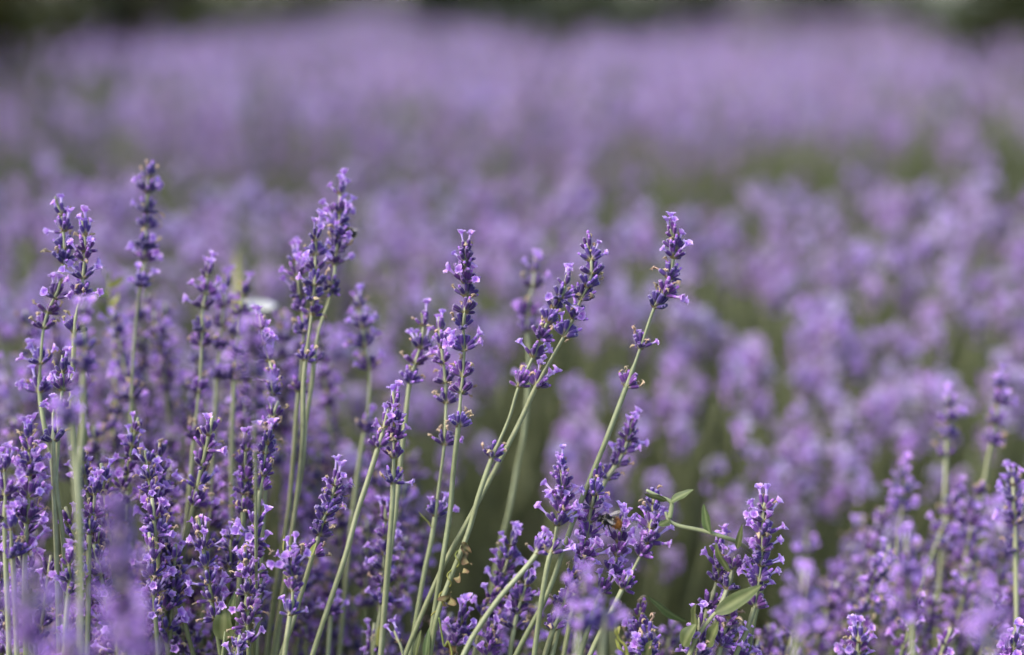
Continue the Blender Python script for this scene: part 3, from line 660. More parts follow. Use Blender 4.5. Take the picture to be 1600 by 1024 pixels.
# white blossom behind
wb = empty('white_blossom', at(405, 520, 0.80)); tag(wb, 'blurred white trumpet blossom half hidden behind lavender spikes', 'blossom')
mb = MB(); v, f, g = rings([(0, 0.0015, 0), (0.006, 0.002, 0.2), (0.011, 0.005, 0.5), (0.0145, 0.010, 0.9), (0.0155, 0.0135, 1), (0.0150, 0.0105, 1), (0.011, 0.0045, 0.4)], 15, 0.06, cap=False)
mb.add(v, f, 4, g, frame(at(405, 506, 0.80) - wb.location, (UP * 0.95 - FW * 0.3 + RT * 0.1), 0, 0.72)); link('petals', mb.mesh('petals', WM), wb)
mb = MB(); pts = smooth_path([at(*p, 0.80) - wb.location for p in [(405, 503), (405, 520), (408, 600), (412, 760)]], 5)
v, f, g = tube(pts, [0.9 * MM] * len(pts), 6); mb.add(v, f, 3, g); link('stem', mb.mesh('stem', WM), wb)

# ------------------------------------------------------------------ bees
BM = [M_BLACKFUR, M_ORANGE, M_PALE, M_WING]
def bee(label, pos, heading, up, L, seed, orange=True):
    rng = random.Random(seed)
    root = empty('bumblebee', pos); tag(root, label, 'bee')
    X = heading.normalized(); Z = (up - X * up.dot(X)).normalized(); Y = Z.cross(X)
    B = Matrix((X, Y, Z)).transposed().to_4x4() @ Matrix.Scale(L, 4)
    # one body lofted from the tail to the head along +X, length 1
    prof = [(-0.5, 0.015, -0.10), (-0.47, 0.07, -0.09), (-0.40, 0.13, -0.06), (-0.28, 0.185, -0.02), (-0.14, 0.20, 0.0), (-0.04, 0.16, 0.01), (0.0, 0.11, 0.01), (0.05, 0.15, 0.02), (0.14, 0.185, 0.03), (0.23, 0.165, 0.02), (0.29, 0.10, 0.0), (0.32, 0.075, -0.01), (0.36, 0.11, -0.03), (0.42, 0.115, -0.05), (0.47, 0.085, -0.075), (0.50, 0.03, -0.10)]
    v, f, g, m = [], [], [], []
    n = 14
    for x, r, z in prof:
        for k in range(n):
            a = 2 * math.pi * k / n; v.append((x, r * math.cos(a) * 1.05, z + r * math.sin(a) * 0.92)); g.append(rng.random())
    for i in range(len(prof) - 1):
        for k in range(n): f.append((i * n + k, i * n + (k + 1) % n, (i + 1) * n + (k + 1) % n, (i + 1) * n + k))
    f.append(tuple(reversed(range(n)))); f.append(tuple(range((len(prof) - 1) * n, len(prof) * n)))
    mb = MB(); mb.add(v, f, 0, g, B)
    mb.m = [1 if orange and i < 3 * n else 0 for i in range(len(f))]
    body = link('body', mb.mesh('body', BM), root)
    fur = MB()
    for _ in range(1500):
        i = rng.randrange(1, len(prof) - 2); t = rng.random(); a = rng.random() * 6.283
        x, r, z = [prof[i][q] * (1 - t) + prof[i + 1][q] * t for q in range(3)]
        nrm = Vector((0.0, math.cos(a), math.sin(a))); p = Vector((x, r * math.cos(a) * 1.05, z + r * math.sin(a) * 0.92)) * 0.99
        d = (nrm + Vector((-0.45 if x < 0 else 0.1, 0, 0)) + Vector((rng.gauss(0, 0.25), rng.gauss(0, 0.25), rng.gauss(0, 0.25)))).normalized()
        mat = (1 if orange else (2 if x < -0.42 else 0)) if x < -0.16 else (2 if 0.20 < x < 0.27 and rng.random() < 0.5 else (2 if -0.16 < x < -0.05 and rng.random() < 0.4 else 0))
        if x > 0.36 and rng.random() < 0.5: continue
        l = rng.uniform(0.05, 0.095); s = d.orthogonal().normalized() * 0.009; s2 = d.cross(s).normalized() * 0.009
        fur.add([p + s, p - s * 0.5 + s2, p - s * 0.5 - s2, p + d * l], [(0, 1, 3), (1, 2, 3), (2, 0, 3)], mat, [0.2, 0.2, 0.2, 1], B)
    link('fur', fur.mesh('fur', BM, False), body)
    for sgn in (-1, 1):
        for Lw, Ww, az, x0 in ((0.50, 0.19, 2.62, 0.12), (0.34, 0.14, 2.35, 0.04)):
            wv, wf, wg = [], [], []
            d = Vector((math.cos(az), sgn * math.sin(az), 0.30)).normalized(); t = Vector((-d.y, d.x, 0)).normalized()
            for j in range(7):
                q = j / 6; wd = Ww * math.sqrt(max(0.0, math.sin(math.pi * (0.05 + 0.9 * q)))) * (0.45 + 0.55 * q)
                for k in (-0.35, 0.0, 0.65): wv.append(Vector((x0, sgn * 0.10, 0.16)) + d * (Lw * q) + t * (sgn * -k * wd) + Vector((0, 0, 0.02 * k))); wg.append(0.5)
            for j in range(6):
                for k in range(2): wf.append((j * 3 + k, j * 3 + k + 1, j * 3 + k + 4, j * 3 + k + 3))
            wmb = MB(); wmb.add(wv, wf, 3, wg, B); link('wing', wmb.mesh('wing', BM), root)
        for x0, x1, x2 in ((0.20, 0.34, 0.42), (0.12, 0.16, 0.10), (0.05, -0.10, -0.24)):
            pts = [Vector((x0, sgn * 0.08, -0.10)), Vector(((x0 + x1) / 2, sgn * 0.20, -0.14)), Vector((x1, sgn * 0.27, -0.22)), Vector(((x1 + x2) / 2, sgn * 0.24, -0.33)), Vector((x2, sgn * 0.20, -0.40))]
            lm = MB(); v, f, g = tube([B @ p for p in pts], [L * r for r in (0.028, 0.03, 0.024, 0.02, 0.01)], 6); lm.add(v, f, 0, g)
            link('leg', lm.mesh('leg', BM), root)
        am = MB(); pts = [Vector((0.45, sgn * 0.05, 0.02)), Vector((0.52, sgn * 0.09, 0.09)), Vector((0.60, sgn * 0.13, 0.05))]
        v, f, g = tube([B @ p for p in pts], [L * 0.012] * 3, 5); am.add(v, f, 0, g); link('antenna', am.mesh('antenna', BM), root)
        em = MB(); v, f, g = rings([(-0.03, 0.02, 0), (-0.02, 0.035, 0), (0.0, 0.042, 0), (0.02, 0.03, 0), (0.028, 0.01, 0)], 8)
        em.add(v, f, 0, g, B @ Matrix.Translation((0.42, sgn * 0.10, -0.03)) @ Matrix.Rotation(sgn * -math.pi / 2, 4, 'X')); link('eye', em.mesh('eye', BM), root)
    return root
bee('black bumblebee with an orange tail clinging to a lavender spike', at(953, 814, 0.612), px_dir(-1, -0.28, 0.25), px_dir(0.25, -0.7, -0.75), 40 * PX, 3)
bee('small dark bee on the side of the tallest spike of the paired stems', at(549, 363, 0.658), px_dir(-0.7, -0.6, 0.3), px_dir(0.6, -0.3, -0.7), 22 * PX * 1.06, 4, False)

# ------------------------------------------------------------------ softer stalks: prototypes with parts, then copies
rp = random.Random(11)
MIDW = [whorl_mb(rp, rp.randint(7, 11), True, rp.choice((0, 1, 2, 2, 3, 4)), rp.choice((1, 1, 2, 3)), FLOWER_LO, WITHER_LO)[0] for _ in range(10)]
MIDT = [whorl_mb(rp, 5, True, rp.choice((1, 2, 3)), 1, FLOWER_LO, WITHER_LO, top=True)[0] for _ in range(4)]
MIDW_ME = [m.mesh('whorl') for m in MIDW]; MIDT_ME = [m.mesh('whorl') for m in MIDT]
def proto(rng):
    """A stalk 0.42 m long with its tip at the origin: its stem path, and where its whorls sit."""
    bx, by = rng.gauss(0, 0.02), rng.gauss(0, 0.02)
    path = [Vector((bx * (d / 0.42) ** 2, by * (d / 0.42) ** 2, -d)) for d in (0, 0.01, 0.03, 0.06, 0.10, 0.16, 0.24, 0.33, 0.42)]
    k = rng.randint(5, 7); d = 0.0015; wh = []
    for i in range(k):
        s = min(1.05, 0.68 + 0.09 * i) * rng.uniform(0.9, 1.12)
        d += 0.0058 + rng.uniform(0, 0.002) + 0.0004 * i; wh.append((d, s, i == 0))
    if rng.random() < 0.45: wh.append((d + rng.uniform(0.014, 0.026), rng.uniform(0.8, 0.95), False))
    return path, wh
def place(path, d):
    for a, b_ in zip(path, path[1:]):
        if -b_.z >= d:
            t = (d + a.z) / (a.z - b_.z); return a.lerp(b_, t), (a - b_).normalized()
    return path[-1], Vector((0, 0, 1))
PROTO = []
for q in range(9):
    path, wh = proto(rp); mb = MB()
    v, f, g = tube(path, [0.7 * MM, 0.8 * MM, 0.9 * MM, 1.1 * MM, 1.05 * MM, 1.1 * MM, 1.15 * MM, 1.15 * MM, 1.15 * MM], 6, 0, [1 - i / 8 for i in range(9)])
    mb.add(v, f, STEM, g)
    ws = []
    for d, s, top in wh:
        p, t = place(path, d); i = rp.randrange(4 if top else 10)
        ws.append(((MIDT_ME if top else MIDW_ME)[i], (MIDT if top else MIDW)[i], frame(p, t, rp.random() * 6.3, LU * (0.74 + 0.3 * s))))
    PROTO.append((mb, mb.mesh('stem'), ws))
HEADS = []
BRIGHT = [whorl_mb(rp, rp.randint(7, 9), True, rp.choice((6, 7, 8)), rp.choice((0, 1)), FLOWER_BIG, WITHER_LO)[0] for _ in range(5)]
BRIGHT_ME = [m.mesh('whorl') for m in BRIGHT]
for q in range(7):
    mb, sm, _ = PROTO[q]; path = proto(rp)[0]; mb = MB()
    v, f, g = tube(path, [0.7 * MM, 0.8 * MM, 0.9 * MM, 1.1 * MM, 1.05 * MM, 1.1 * MM, 1.15 * MM, 1.15 * MM, 1.15 * MM], 6, 0, [1 - i / 8 for i in range(9)])
    mb.add(v, f, STEM, g); ws = []; d = 0.0015
    for k in range(rp.choice((2, 2, 3))):
        p, t = place(path, d); i = rp.randrange(5)
        ws.append((BRIGHT_ME[i], BRIGHT[i], frame(p, t, rp.random() * 6.3, LU * (0.92 + 0.1 * k)))); d += 0.0055
    if rp.random() < 0.6:
        d += rp.uniform(0.004, 0.016); p, t = place(path, d); i = rp.randrange(10)
        ws.append((MIDW_ME[i], MIDW[i], frame(p, t, rp.random() * 6.3, LU)))
    HEADS.append((mb, mb.mesh('stem'), ws))
FILL = []
def soft_stalk(tip, lean, rng, group):
    mb, sm, ws = rng.choice(HEADS if group == G2 or (group == G3 and tip.y > 0.74 and rng.random() < 0.3) else PROTO)
    Q = Quaternion((0, 0, 1), rng.random() * 6.3)
    axis = Vector((-lean.y, lean.x, 0)); ang = lean.length
    if ang > 1e-5: Q = Quaternion(axis.normalized(), ang) @ Q
    sc_ = rng.uniform(0.9, 1.15)
    W = Matrix.Translation(tip) @ Q.to_matrix().to_4x4() @ Matrix.Scale(sc_, 4)
    base = W @ Vector((0, 0, -0.42)); root = empty('lavender_stalk', base); tag(root, None, 'lavender', group)
    Lm = Matrix.Translation(-base) @ W
    link('stem', sm, root, Lm)
    for me, _, M in ws: link('whorl', me, root, Lm @ M)
    hx, hy, z = to_px(tip); FILL.append((root, hx, hy, z))
rf = random.Random(77)
def scatter(n, x0, x1, y0, y1, z0, z1, group, ymin=None, mind=13):
    got = []
    for _ in range(6000):
        if len(got) >= n: break
        x, y = rf.uniform(x0, x1), rf.uniform(y0, y1)
        if ymin and y < ymin(x): continue
        if any(abs(x - a) < mind and abs(y - b_) < mind * 1.6 for a, b_ in got): continue
        z = z0 + (z1 - z0) * rf.random()
        # a head high in the picture stands further back
        z = max(z0, min(z1, z * 0.5 + 0.5 * (z1 - (z1 - z0) * (y - y0) / (y1 - y0))))
        got.append((x, y)); lx = 0.10 * rf.gauss(0, 1) + 0.05 + 0.08 * (x - 300) / 500
        soft_stalk(at(x, y, z), Vector((max(-0.3, min(0.35, lx)), rf.gauss(0, 0.08))), rf, group)
GS = 'crisp lavender stalks crowding the lower left of the front clump'
G1 = 'soft lavender stalks filling the front clump at left'
G3 = 'soft lavender stalks filling the cluster at right'
G2 = 'blurred lavender stalks in the row behind the front clump'
scatter(84, -70, 500, 440, 1000, 0.645, 0.80, G1, lambda x: 470 if x > 330 else 440)
scatter(30, -40, 470, 610, 1015, 0.605, 0.66, GS)
scatter(22, 490, 720, 560, 1000, 0.65, 0.84, G1, lambda x: 540 + (x - 480) * 0.35)
scatter(34, 1290, 1660, 715, 1000, 0.64, 0.84, G3, lambda x: 790 - max(0, x - 1330) * 0.3)
scatter(8, 980, 1280, 940, 1010, 0.64, 0.74, G3)
scatter(8, 640, 960, 940, 1010, 0.64, 0.72, G1)
# the row behind: tips follow the rounded shape of its bushes
def ripple(x, y): return math.sin(3.1 * x + 1.7 * y) * 0.5 + math.sin(7.3 * x - 2.9 * y + 1) * 0.3 + math.sin(1.3 * y + 0.7 * x + 2) * 0.4
def row_two_tip(rnd):
    """A tip on the rounded shoulder of the second row: low at its near side, high on its crest."""
    q = rnd.random() ** 1.05; Y = 0.85 + 0.50 * q; X = rnd.uniform(-0.40, 0.42) * Y
    Zt = 0.505 + 0.135 * math.sin(q * math.pi / 2) + rnd.gauss(0, 0.018)
    return X, Y, Zt, q
n2 = 0
for _ in range(6000):
    if n2 >= 48: break
    X, Y, Zt, q = row_two_tip(rf)
    if noise.noise((X * 9, Y * 9, 3)) < rf.uniform(-0.45, 0.0): continue
    if X < -0.08 and q < 0.5: continue
    if X < 0.09 and q < 0.22: continue
    soft_stalk(Vector((X, Y, Zt)), Vector((rf.gauss(0.03, 0.1), rf.gauss(-0.14 * (1 - q), 0.07))), rf, G2); n2 += 1

# labels for the soft stalks: found from the nearest landmark
LM = [('tall right-leaning stalk', 1035, 430), ('black bumblebee', 953, 814), ('white blossom', 405, 485), ('upright central spike', 727, 440), ('twin joined heads', 890, 470),
      ('tallest left spike', 230, 320), ('climbing weed', 1110, 830), ('paired stems', 475, 640), ('largest blurred purple spike', 185, 880), ('two lone right spikes', 1520, 650),
      ('bright bottom-corner head', 1580, 1000), ('dried tendril', 715, 890), ('left edge stalk', 80, 480), ('tight-budded orange-leaf spike', 508, 800), ('long bluish buds', 84, 690),
      ('bare curving stem', 810, 720), ('withered-tip right-edge spike', 1583, 790), ('dark-cored bright-sided spike', 1410, 780), ('broad pointed leaf', 350, 970), ('lone lilac pair', 1261, 850), ('tightly paired budded spikes', 400, 740)]
ORD = 'nearest second third fourth fifth sixth seventh eighth ninth tenth eleventh twelfth thirteenth fourteenth fifteenth sixteenth seventeenth eighteenth nineteenth twentieth'.split()
bins = {}
for root, hx, hy, z in FILL:
    nm, lx, ly = min(LM, key=lambda q: math.hypot(q[1] - hx, q[2] - hy))
    dx, dy = hx - lx, hy - ly
    v_ = 'above' if dy < 0 else 'below'; h_ = 'right' if dx > 0 else 'left'
    if abs(dx) < 0.41 * abs(dy): d_ = f'straight {v_}'
    elif abs(dy) < 0.41 * abs(dx): d_ = f'level {h_} of'
    else: d_ = f'{v_} {h_} of'
    kind = 'hazy lavender spike behind' if root['group'] == G2 else ('crisp lavender spike' if root['group'] == GS else 'soft lavender spike')
    bins.setdefault((kind, d_, nm), []).append((math.hypot(dx, dy), root))
for (kind, d_, nm), lst in bins.items():
    lst.sort(key=lambda q: q[0])
    for i, (_, root) in enumerate(lst):
        o_ = '' if len(lst) == 1 else (ORD[i] if i == 0 else ORD[i] + ' nearest') + ' '
        root['label'] = f'{kind}, {o_}{d_} the {nm}'

# ------------------------------------------------------------------ the rest of the field, too many to count
def to_np(mb):
    V = np.array(mb.v, dtype=np.float32); ls = np.array([len(f) for f in mb.f], dtype=np.int32)
    lv = np.array([i for f in mb.f for i in f], dtype=np.int32)
    return V, ls, lv, np.array(mb.m, dtype=np.int32), np.array(mb.g, dtype=np.float32)
def scatter_mesh(name, mats, protos, inst):
    """One mesh out of many placed copies. inst: (prototype index, 4x4 matrix, random)."""
    A = [[], [], [], [], [], []]; off = 0
    byp = {}
    for k, M, r in inst: byp.setdefault(k, []).append((M, r))
    for k, lst in byp.items():
        V, ls, lv, mi, g = protos[k]; n = len(lst); nv = len(V)
        Ms = np.array([M for M, _ in lst], dtype=np.float32)
        P = np.einsum('nij,vj->nvi', Ms[:, :3, :3], V) + Ms[:, None, :3, 3]
        A[0].append(P.reshape(-1, 3)); A[1].append(np.tile(ls, n))
        A[2].append((lv[None, :] + (off + np.arange(n, dtype=np.int32) * nv)[:, None]).reshape(-1))
        A[3].append(np.tile(mi, n)); A[4].append(np.tile(g, n)); A[5].append(np.repeat(np.array([r for _, r in lst], dtype=np.float32), nv))
        off += n * nv
    P, ls, lv, mi, g, rn = [np.concatenate(a) for a in A]
    me = bpy.data.meshes.new(name)
    me.vertices.add(len(P)); me.vertices.foreach_set('co', P.reshape(-1).astype(np.float32))
    me.loops.add(len(lv)); me.loops.foreach_set('vertex_index', lv.astype(np.int32))
    me.polygons.add(len(ls)); st = np.concatenate(([0], np.cumsum(ls)[:-1])).astype(np.int32); me.polygons.foreach_set('loop_start', st)
    for m in mats: me.materials.append(m)
    me.polygons.foreach_set('material_index', mi.astype(np.int32)); me.polygons.foreach_set('use_smooth', np.ones(len(ls), dtype=bool))
    for nm_, arr in (('grad', g), ('rnd', rn)):
        a = me.attributes.new(nm_, 'FLOAT', 'POINT'); a.data.foreach_set('value', arr.astype(np.float32))
    me.update(calc_edges=True); me.validate()
    o = bpy.data.objects.new(name, me); col.objects.link(o); return o
MID = []
for mb, sm, ws in HEADS + PROTO:
    a = MB(); a.join(mb, Matrix.Identity(4))
    for _, wm, M in ws: a.join(wm, M)
    MID.append(to_np(a))
def coarse(rng, nf, nring):
    """A stalk for far off: rings of calyx cups with blossoms, leaner than the near ones."""
    path, wh = proto(rng); mb = MB()
    v, f, g = tube([path[i] for i in (0, 3, 6, 8)], [1.2 * MM, 1.8 * MM, 2.2 * MM, 2.2 * MM], 4, 0, [1, 0.7, 0.35, 0], cap=False); mb.add(v, f, STEM, g)
    for d, s, top in wh[::(1 if nf > 5 else 2)]:
        p, t = place(path, d); S = LU * (0.8 + 0.3 * s) * (1 if nf > 5 else 1.25)
        v, f, g = rings([(0, 0.2, 0), (0.4, 0.5, 0.35), (0.9, 0.68, 0.9), (0.7, 0.3, 0.5)], nring, 0.22, cap=False)
        mb.add(v, f, CALYX, g, frame(p, t, rng.random() * 6, S))
        for _ in range(rng.randint(max(1, nf - 2), nf)):
            az = rng.random() * 6.3; tl = rng.uniform(0.3, 1.2); e = Vector((math.sin(tl) * math.cos(az), math.sin(tl) * math.sin(az), math.cos(tl)))
            v, f, g = rings([(0.8, 0.10, 0.3), (1.4, 0.26, 0.55), (1.75, 0.58, 0.8), (1.9, 0.3, 0.95)], 5, 0.0, cap=True)
            mb.add(v, f, HAZE_TINT if rng.random() < 0.4 else PETAL, g, frame(p, t, 0, S) @ frame(Vector((0, 0, 0)), e, az))
        for _ in range(2):
            az = rng.random() * 6.3; e = Vector((0.7 * math.cos(az), 0.7 * math.sin(az), 0.7))
            v, f, g = rings([(0.7, 0.1, 0.3), (1.2, 0.22, 0.6), (1.4, 0.08, 1)], 4, 0, cap=True); mb.add(v, f, WITHER, g, frame(p, t, 0, S) @ frame(Vector((0, 0, 0)), e))
    return mb
rc = random.Random(21)
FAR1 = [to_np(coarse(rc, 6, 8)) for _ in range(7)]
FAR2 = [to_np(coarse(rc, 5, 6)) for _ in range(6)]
ROW0, ROWGAP = 1.18, 0.92
def row_shape(X, Y):
    """1 on the crest of a row of bushes, 0 in the furrow."""
    q = (Y - 0.10 * X - ROW0 + min(1.0, max(0.0, Y - 1.3)) * 0.55 * noise.noise((X * 1.3, Y * 0.9, 9))) / ROWGAP; q = q - round(q)
    return max(0.0, 1 - (abs(q) / 0.47) ** 2)
rs = np.random.RandomState(8); rr = random.Random(31)
def field(y0, y1, per_m2, protos, scale=1.0):
    inst = []; half = 0.47
    n = int(per_m2 * half * (y1 * y1 - y0 * y0))
    for _ in range(n):
        Y = math.sqrt(rr.uniform(y0 * y0, y1 * y1)); X = rr.uniform(-half, half) * (Y + 0.25)
        a_ = X / Y; rsx = row_shape(X, Y); k_ = rr.randrange(len(protos))
        if Y < 2.4 and 0.09 < a_ + 0.04 * ripple(X * 5, Y * 5) < 0.28 and 1.42 < Y < 2.15 and rr.random() < 0.6: continue
        if protos is MID and a_ < 0.03 and Y < 2.7 and rr.random() < 0.5: k_ = 7 + rr.randrange(9)
        if rr.random() > 0.34 + 0.66 * rsx ** 0.7: continue
        kx = 6.0 if Y < 3.2 else 2.6
        if noise.noise((X * kx, Y * kx * 0.6, 1)) + 0.9 * noise.noise((X * kx * 0.3, Y * kx * 0.22, 5)) < rr.uniform(-0.24, 0.06): continue
        Zt = (0.565 + 0.07 * rsx ** 0.6 if Y < 3 else 0.53 + 0.105 * rsx ** 0.6) + rr.gauss(0, 0.028) + 0.03 * ripple(X * 1.6, Y * 1.8)
        if 1.7 < Y < 2.6 and 0.28 < a_ < 0.40: Zt += 0.07
        lean = Vector((rr.gauss(0.03, 0.12), rr.gauss(0, 0.12)))
        Q = Quaternion((0, 0, 1), rr.random() * 6.3)
        Q = Quaternion(Vector((-lean.y, lean.x, 0)).normalized(), lean.length) @ Q
        M = Matrix.Translation((X, Y, Zt)) @ Q.to_matrix().to_4x4() @ Matrix.Scale(rr.uniform(0.9, 1.2) * scale, 4)
        inst.append((k_, [list(r) for r in M], rr.random()))
    return inst
def placed_of(k, *a):
    q = placed(*a); return (rr.randrange(k), q[1], q[2])
def placed(X, Y, Zt, lean, s):
    Q = Quaternion((0, 0, 1), rr.random() * 6.3)
    Q = Quaternion(Vector((-lean.y, lean.x, 1e-6)).normalized(), lean.length) @ Q
    return (rr.randrange(len(MID)), [list(r) for r in Matrix.Translation((X, Y, Zt)) @ Q.to_matrix().to_4x4() @ Matrix.Scale(s, 4)], rr.random())
near_extra = []
for _ in range(1150):
    X, Y, Zt, q = row_two_tip(rr)
    if noise.noise((X * 9, Y * 9, 3)) < rr.uniform(-0.35, 0.06) or (X < 0.03 and q < 0.24): continue
    near_extra.append(placed_of(7, X, Y, Zt - 0.01, Vector((rr.gauss(0.03, 0.12), rr.gauss(-0.14 * (1 - q), 0.08))), rr.uniform(0.7, 0.95)))
for _ in range(100):                    # deep inside the front clump
    x, y, z = rr.uniform(-120, 560), rr.uniform(470, 960), rr.uniform(0.80, 1.0)
    p = at(x, y, z); near_extra.append(placed(p.x, p.y, p.z, Vector((rr.gauss(0.0, 0.1), rr.gauss(0, 0.1))), rr.uniform(0.9, 1.1)))
for _ in range(18):
    x, y, z = rr.uniform(1300, 1720), rr.uniform(800, 1010), rr.uniform(0.72, 0.92)
    p = at(x, y, z); near_extra.append(placed(p.x, p.y, p.z, Vector((rr.gauss(0.05, 0.1), rr.gauss(0, 0.1))), rr.uniform(0.9, 1.1)))
o = scatter_mesh('lavender_behind', PM, MID, near_extra + field(1.25, 2.7, 560, MID)); tag(o, 'blurred lavender massed in the second and third rows', 'lavender', kind='stuff')
ENDS = [(-0.5, 84), (-0.36, 72), (-0.29, 62), (-0.22, 46), (-0.17, 18), (-0.135, 8), (-0.07, 14), (-0.02, 38), (0.045, 46), (0.10, 42), (0.15, 10), (0.225, 8), (0.27, 32), (0.315, 50), (0.36, 74), (0.5, 84)]
def field_end(X, Y):
    """How far the lavender reaches along each direction from the path."""
    a = X / Y
    for (a0, y0), (a1, y1) in zip(ENDS, ENDS[1:]):
        if a0 <= a <= a1:
            return 0.2 * FPX / (y0 + (y1 - y0) * (a - a0) / (a1 - a0) + 8)
    return 6.0
i2 = [q for q in field(2.7, 6.0, 340, FAR1) if q[1][1][3] < field_end(q[1][0][3], q[1][1][3])]; o = scatter_mesh('distant_lavender', PM, FAR1, i2); tag(o, 'hazy lavender rows massed in the middle of the field', 'lavender', kind='stuff')
i3 = field(6.0, 19.0, 80, FAR2, 1.25)
i3 = [q for q in i3 if q[1][1][3] < field_end(q[1][0][3], q[1][1][3])]
o = scatter_mesh('farthest_lavender', PM, FAR2, i3); tag(o, 'farthest lavender melting together below the dark trees', 'lavender', kind='stuff')

# grey green foliage of the bushes
LEAVES = []
for q in range(8):
    mb = MB()
    for k in range(rc.randint(6, 9)):      # one leafy shoot
        az = k * 2.4; up = 0.004 * k
        e = Vector((math.cos(az) * 0.75, math.sin(az) * 0.75, 0.8)).normalized()
        v, f, g = blade(rc.uniform(0.022, 0.042), 0.0038, rc.uniform(-0.1, 0.6), rc, 3, 0.5)
        mb.add(v, f, 0, g, frame(Vector((0, 0, up)), e, az))
    v, f, g = tube([Vector((0, 0, -0.05)), Vector((0, 0, 0.03))], [0.0012, 0.001], 4); mb.add(v, f, 0, g)
    LEAVES.append(to_np(mb))
BUSH = [(-0.30, 0.72, 0.42, 0.37), (0.10, 0.62, 0.30, 0.33), (0.42, 0.80, 0.27, 0.34), (-0.85, 0.75, 0.4, 0.36), (0.95, 0.85, 0.4, 0.36)]
def mound(X, Y):
    h = 0.0
    for x, y, r, hh in BUSH:
        d = math.hypot(X - x, Y - y) / r
        if d < 1: h = max(h, hh * math.sqrt(1 - d * d))
    if Y > 0.95: h = max(h, 0.36 * math.sqrt(row_shape(X, Y)) * (0.9 + 0.12 * ripple(X, Y)))
    return h
inst = []
def leaves(y0, y1, per_m2, s):
    n = int(per_m2 * 0.5 * (y1 * y1 - y0 * y0))
    for _ in range(n):
        Y = math.sqrt(rr.uniform(y0 * y0, y1 * y1)); X = rr.uniform(-0.5, 0.5) * (Y + 0.3)
        h = mound(X, Y)
        if h < 0.03: continue
        z = h * (1 - 0.55 * rr.random() ** 2) + rr.gauss(0, 0.02)
        hx = (mound(X + 0.03, Y) - mound(X - 0.03, Y)) / 0.06; hy = (mound(X, Y + 0.03) - mound(X, Y - 0.03)) / 0.06
        nrm = Vector((-hx * 0.5 + rr.gauss(0, 0.35), -hy * 0.5 + rr.gauss(0, 0.35), 1)).normalized()
        M = frame(Vector((X, Y, max(0.02, z))), nrm, rr.random() * 6, s * rr.uniform(0.8, 1.25))
        inst.append((rr.randrange(8), [list(r) for r in M], rr.random()))
leaves(0.15, 1.0, 5200, 1.0); leaves(1.0, 2.2, 3000, 1.1); leaves(2.2, 5.0, 700, 1.6); leaves(5.0, 14.0, 110, 2.6)
o = scatter_mesh('lavender_foliage', [M_LEAF], LEAVES, inst); tag(o, 'grey green lavender foliage under the flower stalks', 'foliage', kind='stuff')
# bare flower stems and spent stalks standing in the bushes
STEMS = []
for q in range(5):
    mb = MB(); bx = rc.gauss(0, 0.03); l = rc.uniform(0.16, 0.26)
    v, f, g = tube([Vector((bx * t * t, 0, l * t)) for t in (0, 0.25, 0.5, 0.75, 1)], [0.0014] * 5, 5, 0, [0, 0.2, 0.4, 0.6, 0.8]); mb.add(v, f, 0, g); STEMS.append(to_np(mb))
inst = []
for _ in range(1300):
    Y = math.sqrt(rr.uniform(0.3, 2.6 ** 2)); X = rr.uniform(-0.5, 0.5) * (Y + 0.3); h = mound(X, Y)
    if h < 0.08 or Y < 0.55: continue
    M = frame(Vector((X, Y, h * 0.8)), Vector((rr.gauss(0, 0.15), rr.gauss(0, 0.15), 1)), rr.random() * 6)
    inst.append((rr.randrange(5), [list(r) for r in M], rr.random()))
o = scatter_mesh('lavender_undergrowth', [M_STEM], STEMS, inst); tag(o, 'pale green flowerless stems crowded inside the lavender bushes', 'stems', kind='stuff')

# ------------------------------------------------------------------ ground, meadow, trees at the end of the field
def sheet(name, x0, x1, y0, y1, z, mat, nx, ny, amp):
    mb = MB(); rg_ = random.Random(name)
    for j in range(ny + 1):
        for i in range(nx + 1):
            x = x0 + (x1 - x0) * i / nx; y = y0 + (y1 - y0) * j / ny
            mb.v.append((x, y, z + amp * ripple(x * 3, y * 3) * 0.5)); mb.g.append(0.5)
    for j in range(ny):
        for i in range(nx):
            q = j * (nx + 1) + i; mb.f.append((q, q + 1, q + nx + 2, q + nx + 1)); mb.m.append(0)
    o = link(name, mb.mesh(name, [mat])); return tag(o, kind='structure')
sheet('ground', -400, 400, -60, 800, -0.03, M_MEADOW, 8, 8, 0.0)
sheet('soil', -9, 9, -1, 22, 0.0, M_SOIL, 90, 115, 0.02)
TUFT = []
for q in range(5):
    mb = MB()
    for k in range(7):
        az = rc.random() * 6.3
        v, f, g = blade(rc.uniform(0.18, 0.38), 0.012, rc.uniform(0.3, 1.1), rc, 4, 0.3); mb.add(v, f, 0, g, frame(Vector((rc.gauss(0, 0.03), rc.gauss(0, 0.03), 0)), Vector((0.2 * math.cos(az), 0.2 * math.sin(az), 1)), az))
    TUFT.append(to_np(mb))
inst = []
for _ in range(5000):
    Y = rr.uniform(4.5, 24); X = rr.uniform(-0.55, 0.55) * Y
    if Y < field_end(X, Y) + 0.1: continue
    M = frame(Vector((X, Y, -0.01)), Vector((rr.gauss(0, 0.1), rr.gauss(0, 0.1), 1)), rr.random() * 6, rr.uniform(0.8, 1.6)); inst.append((rr.randrange(5), [list(r) for r in M], rr.random()))
o = scatter_mesh('meadow_grass', [M_SHRUB], TUFT, inst); tag(o, 'olive green grass beyond the end of the lavender field', 'grass', kind='stuff')
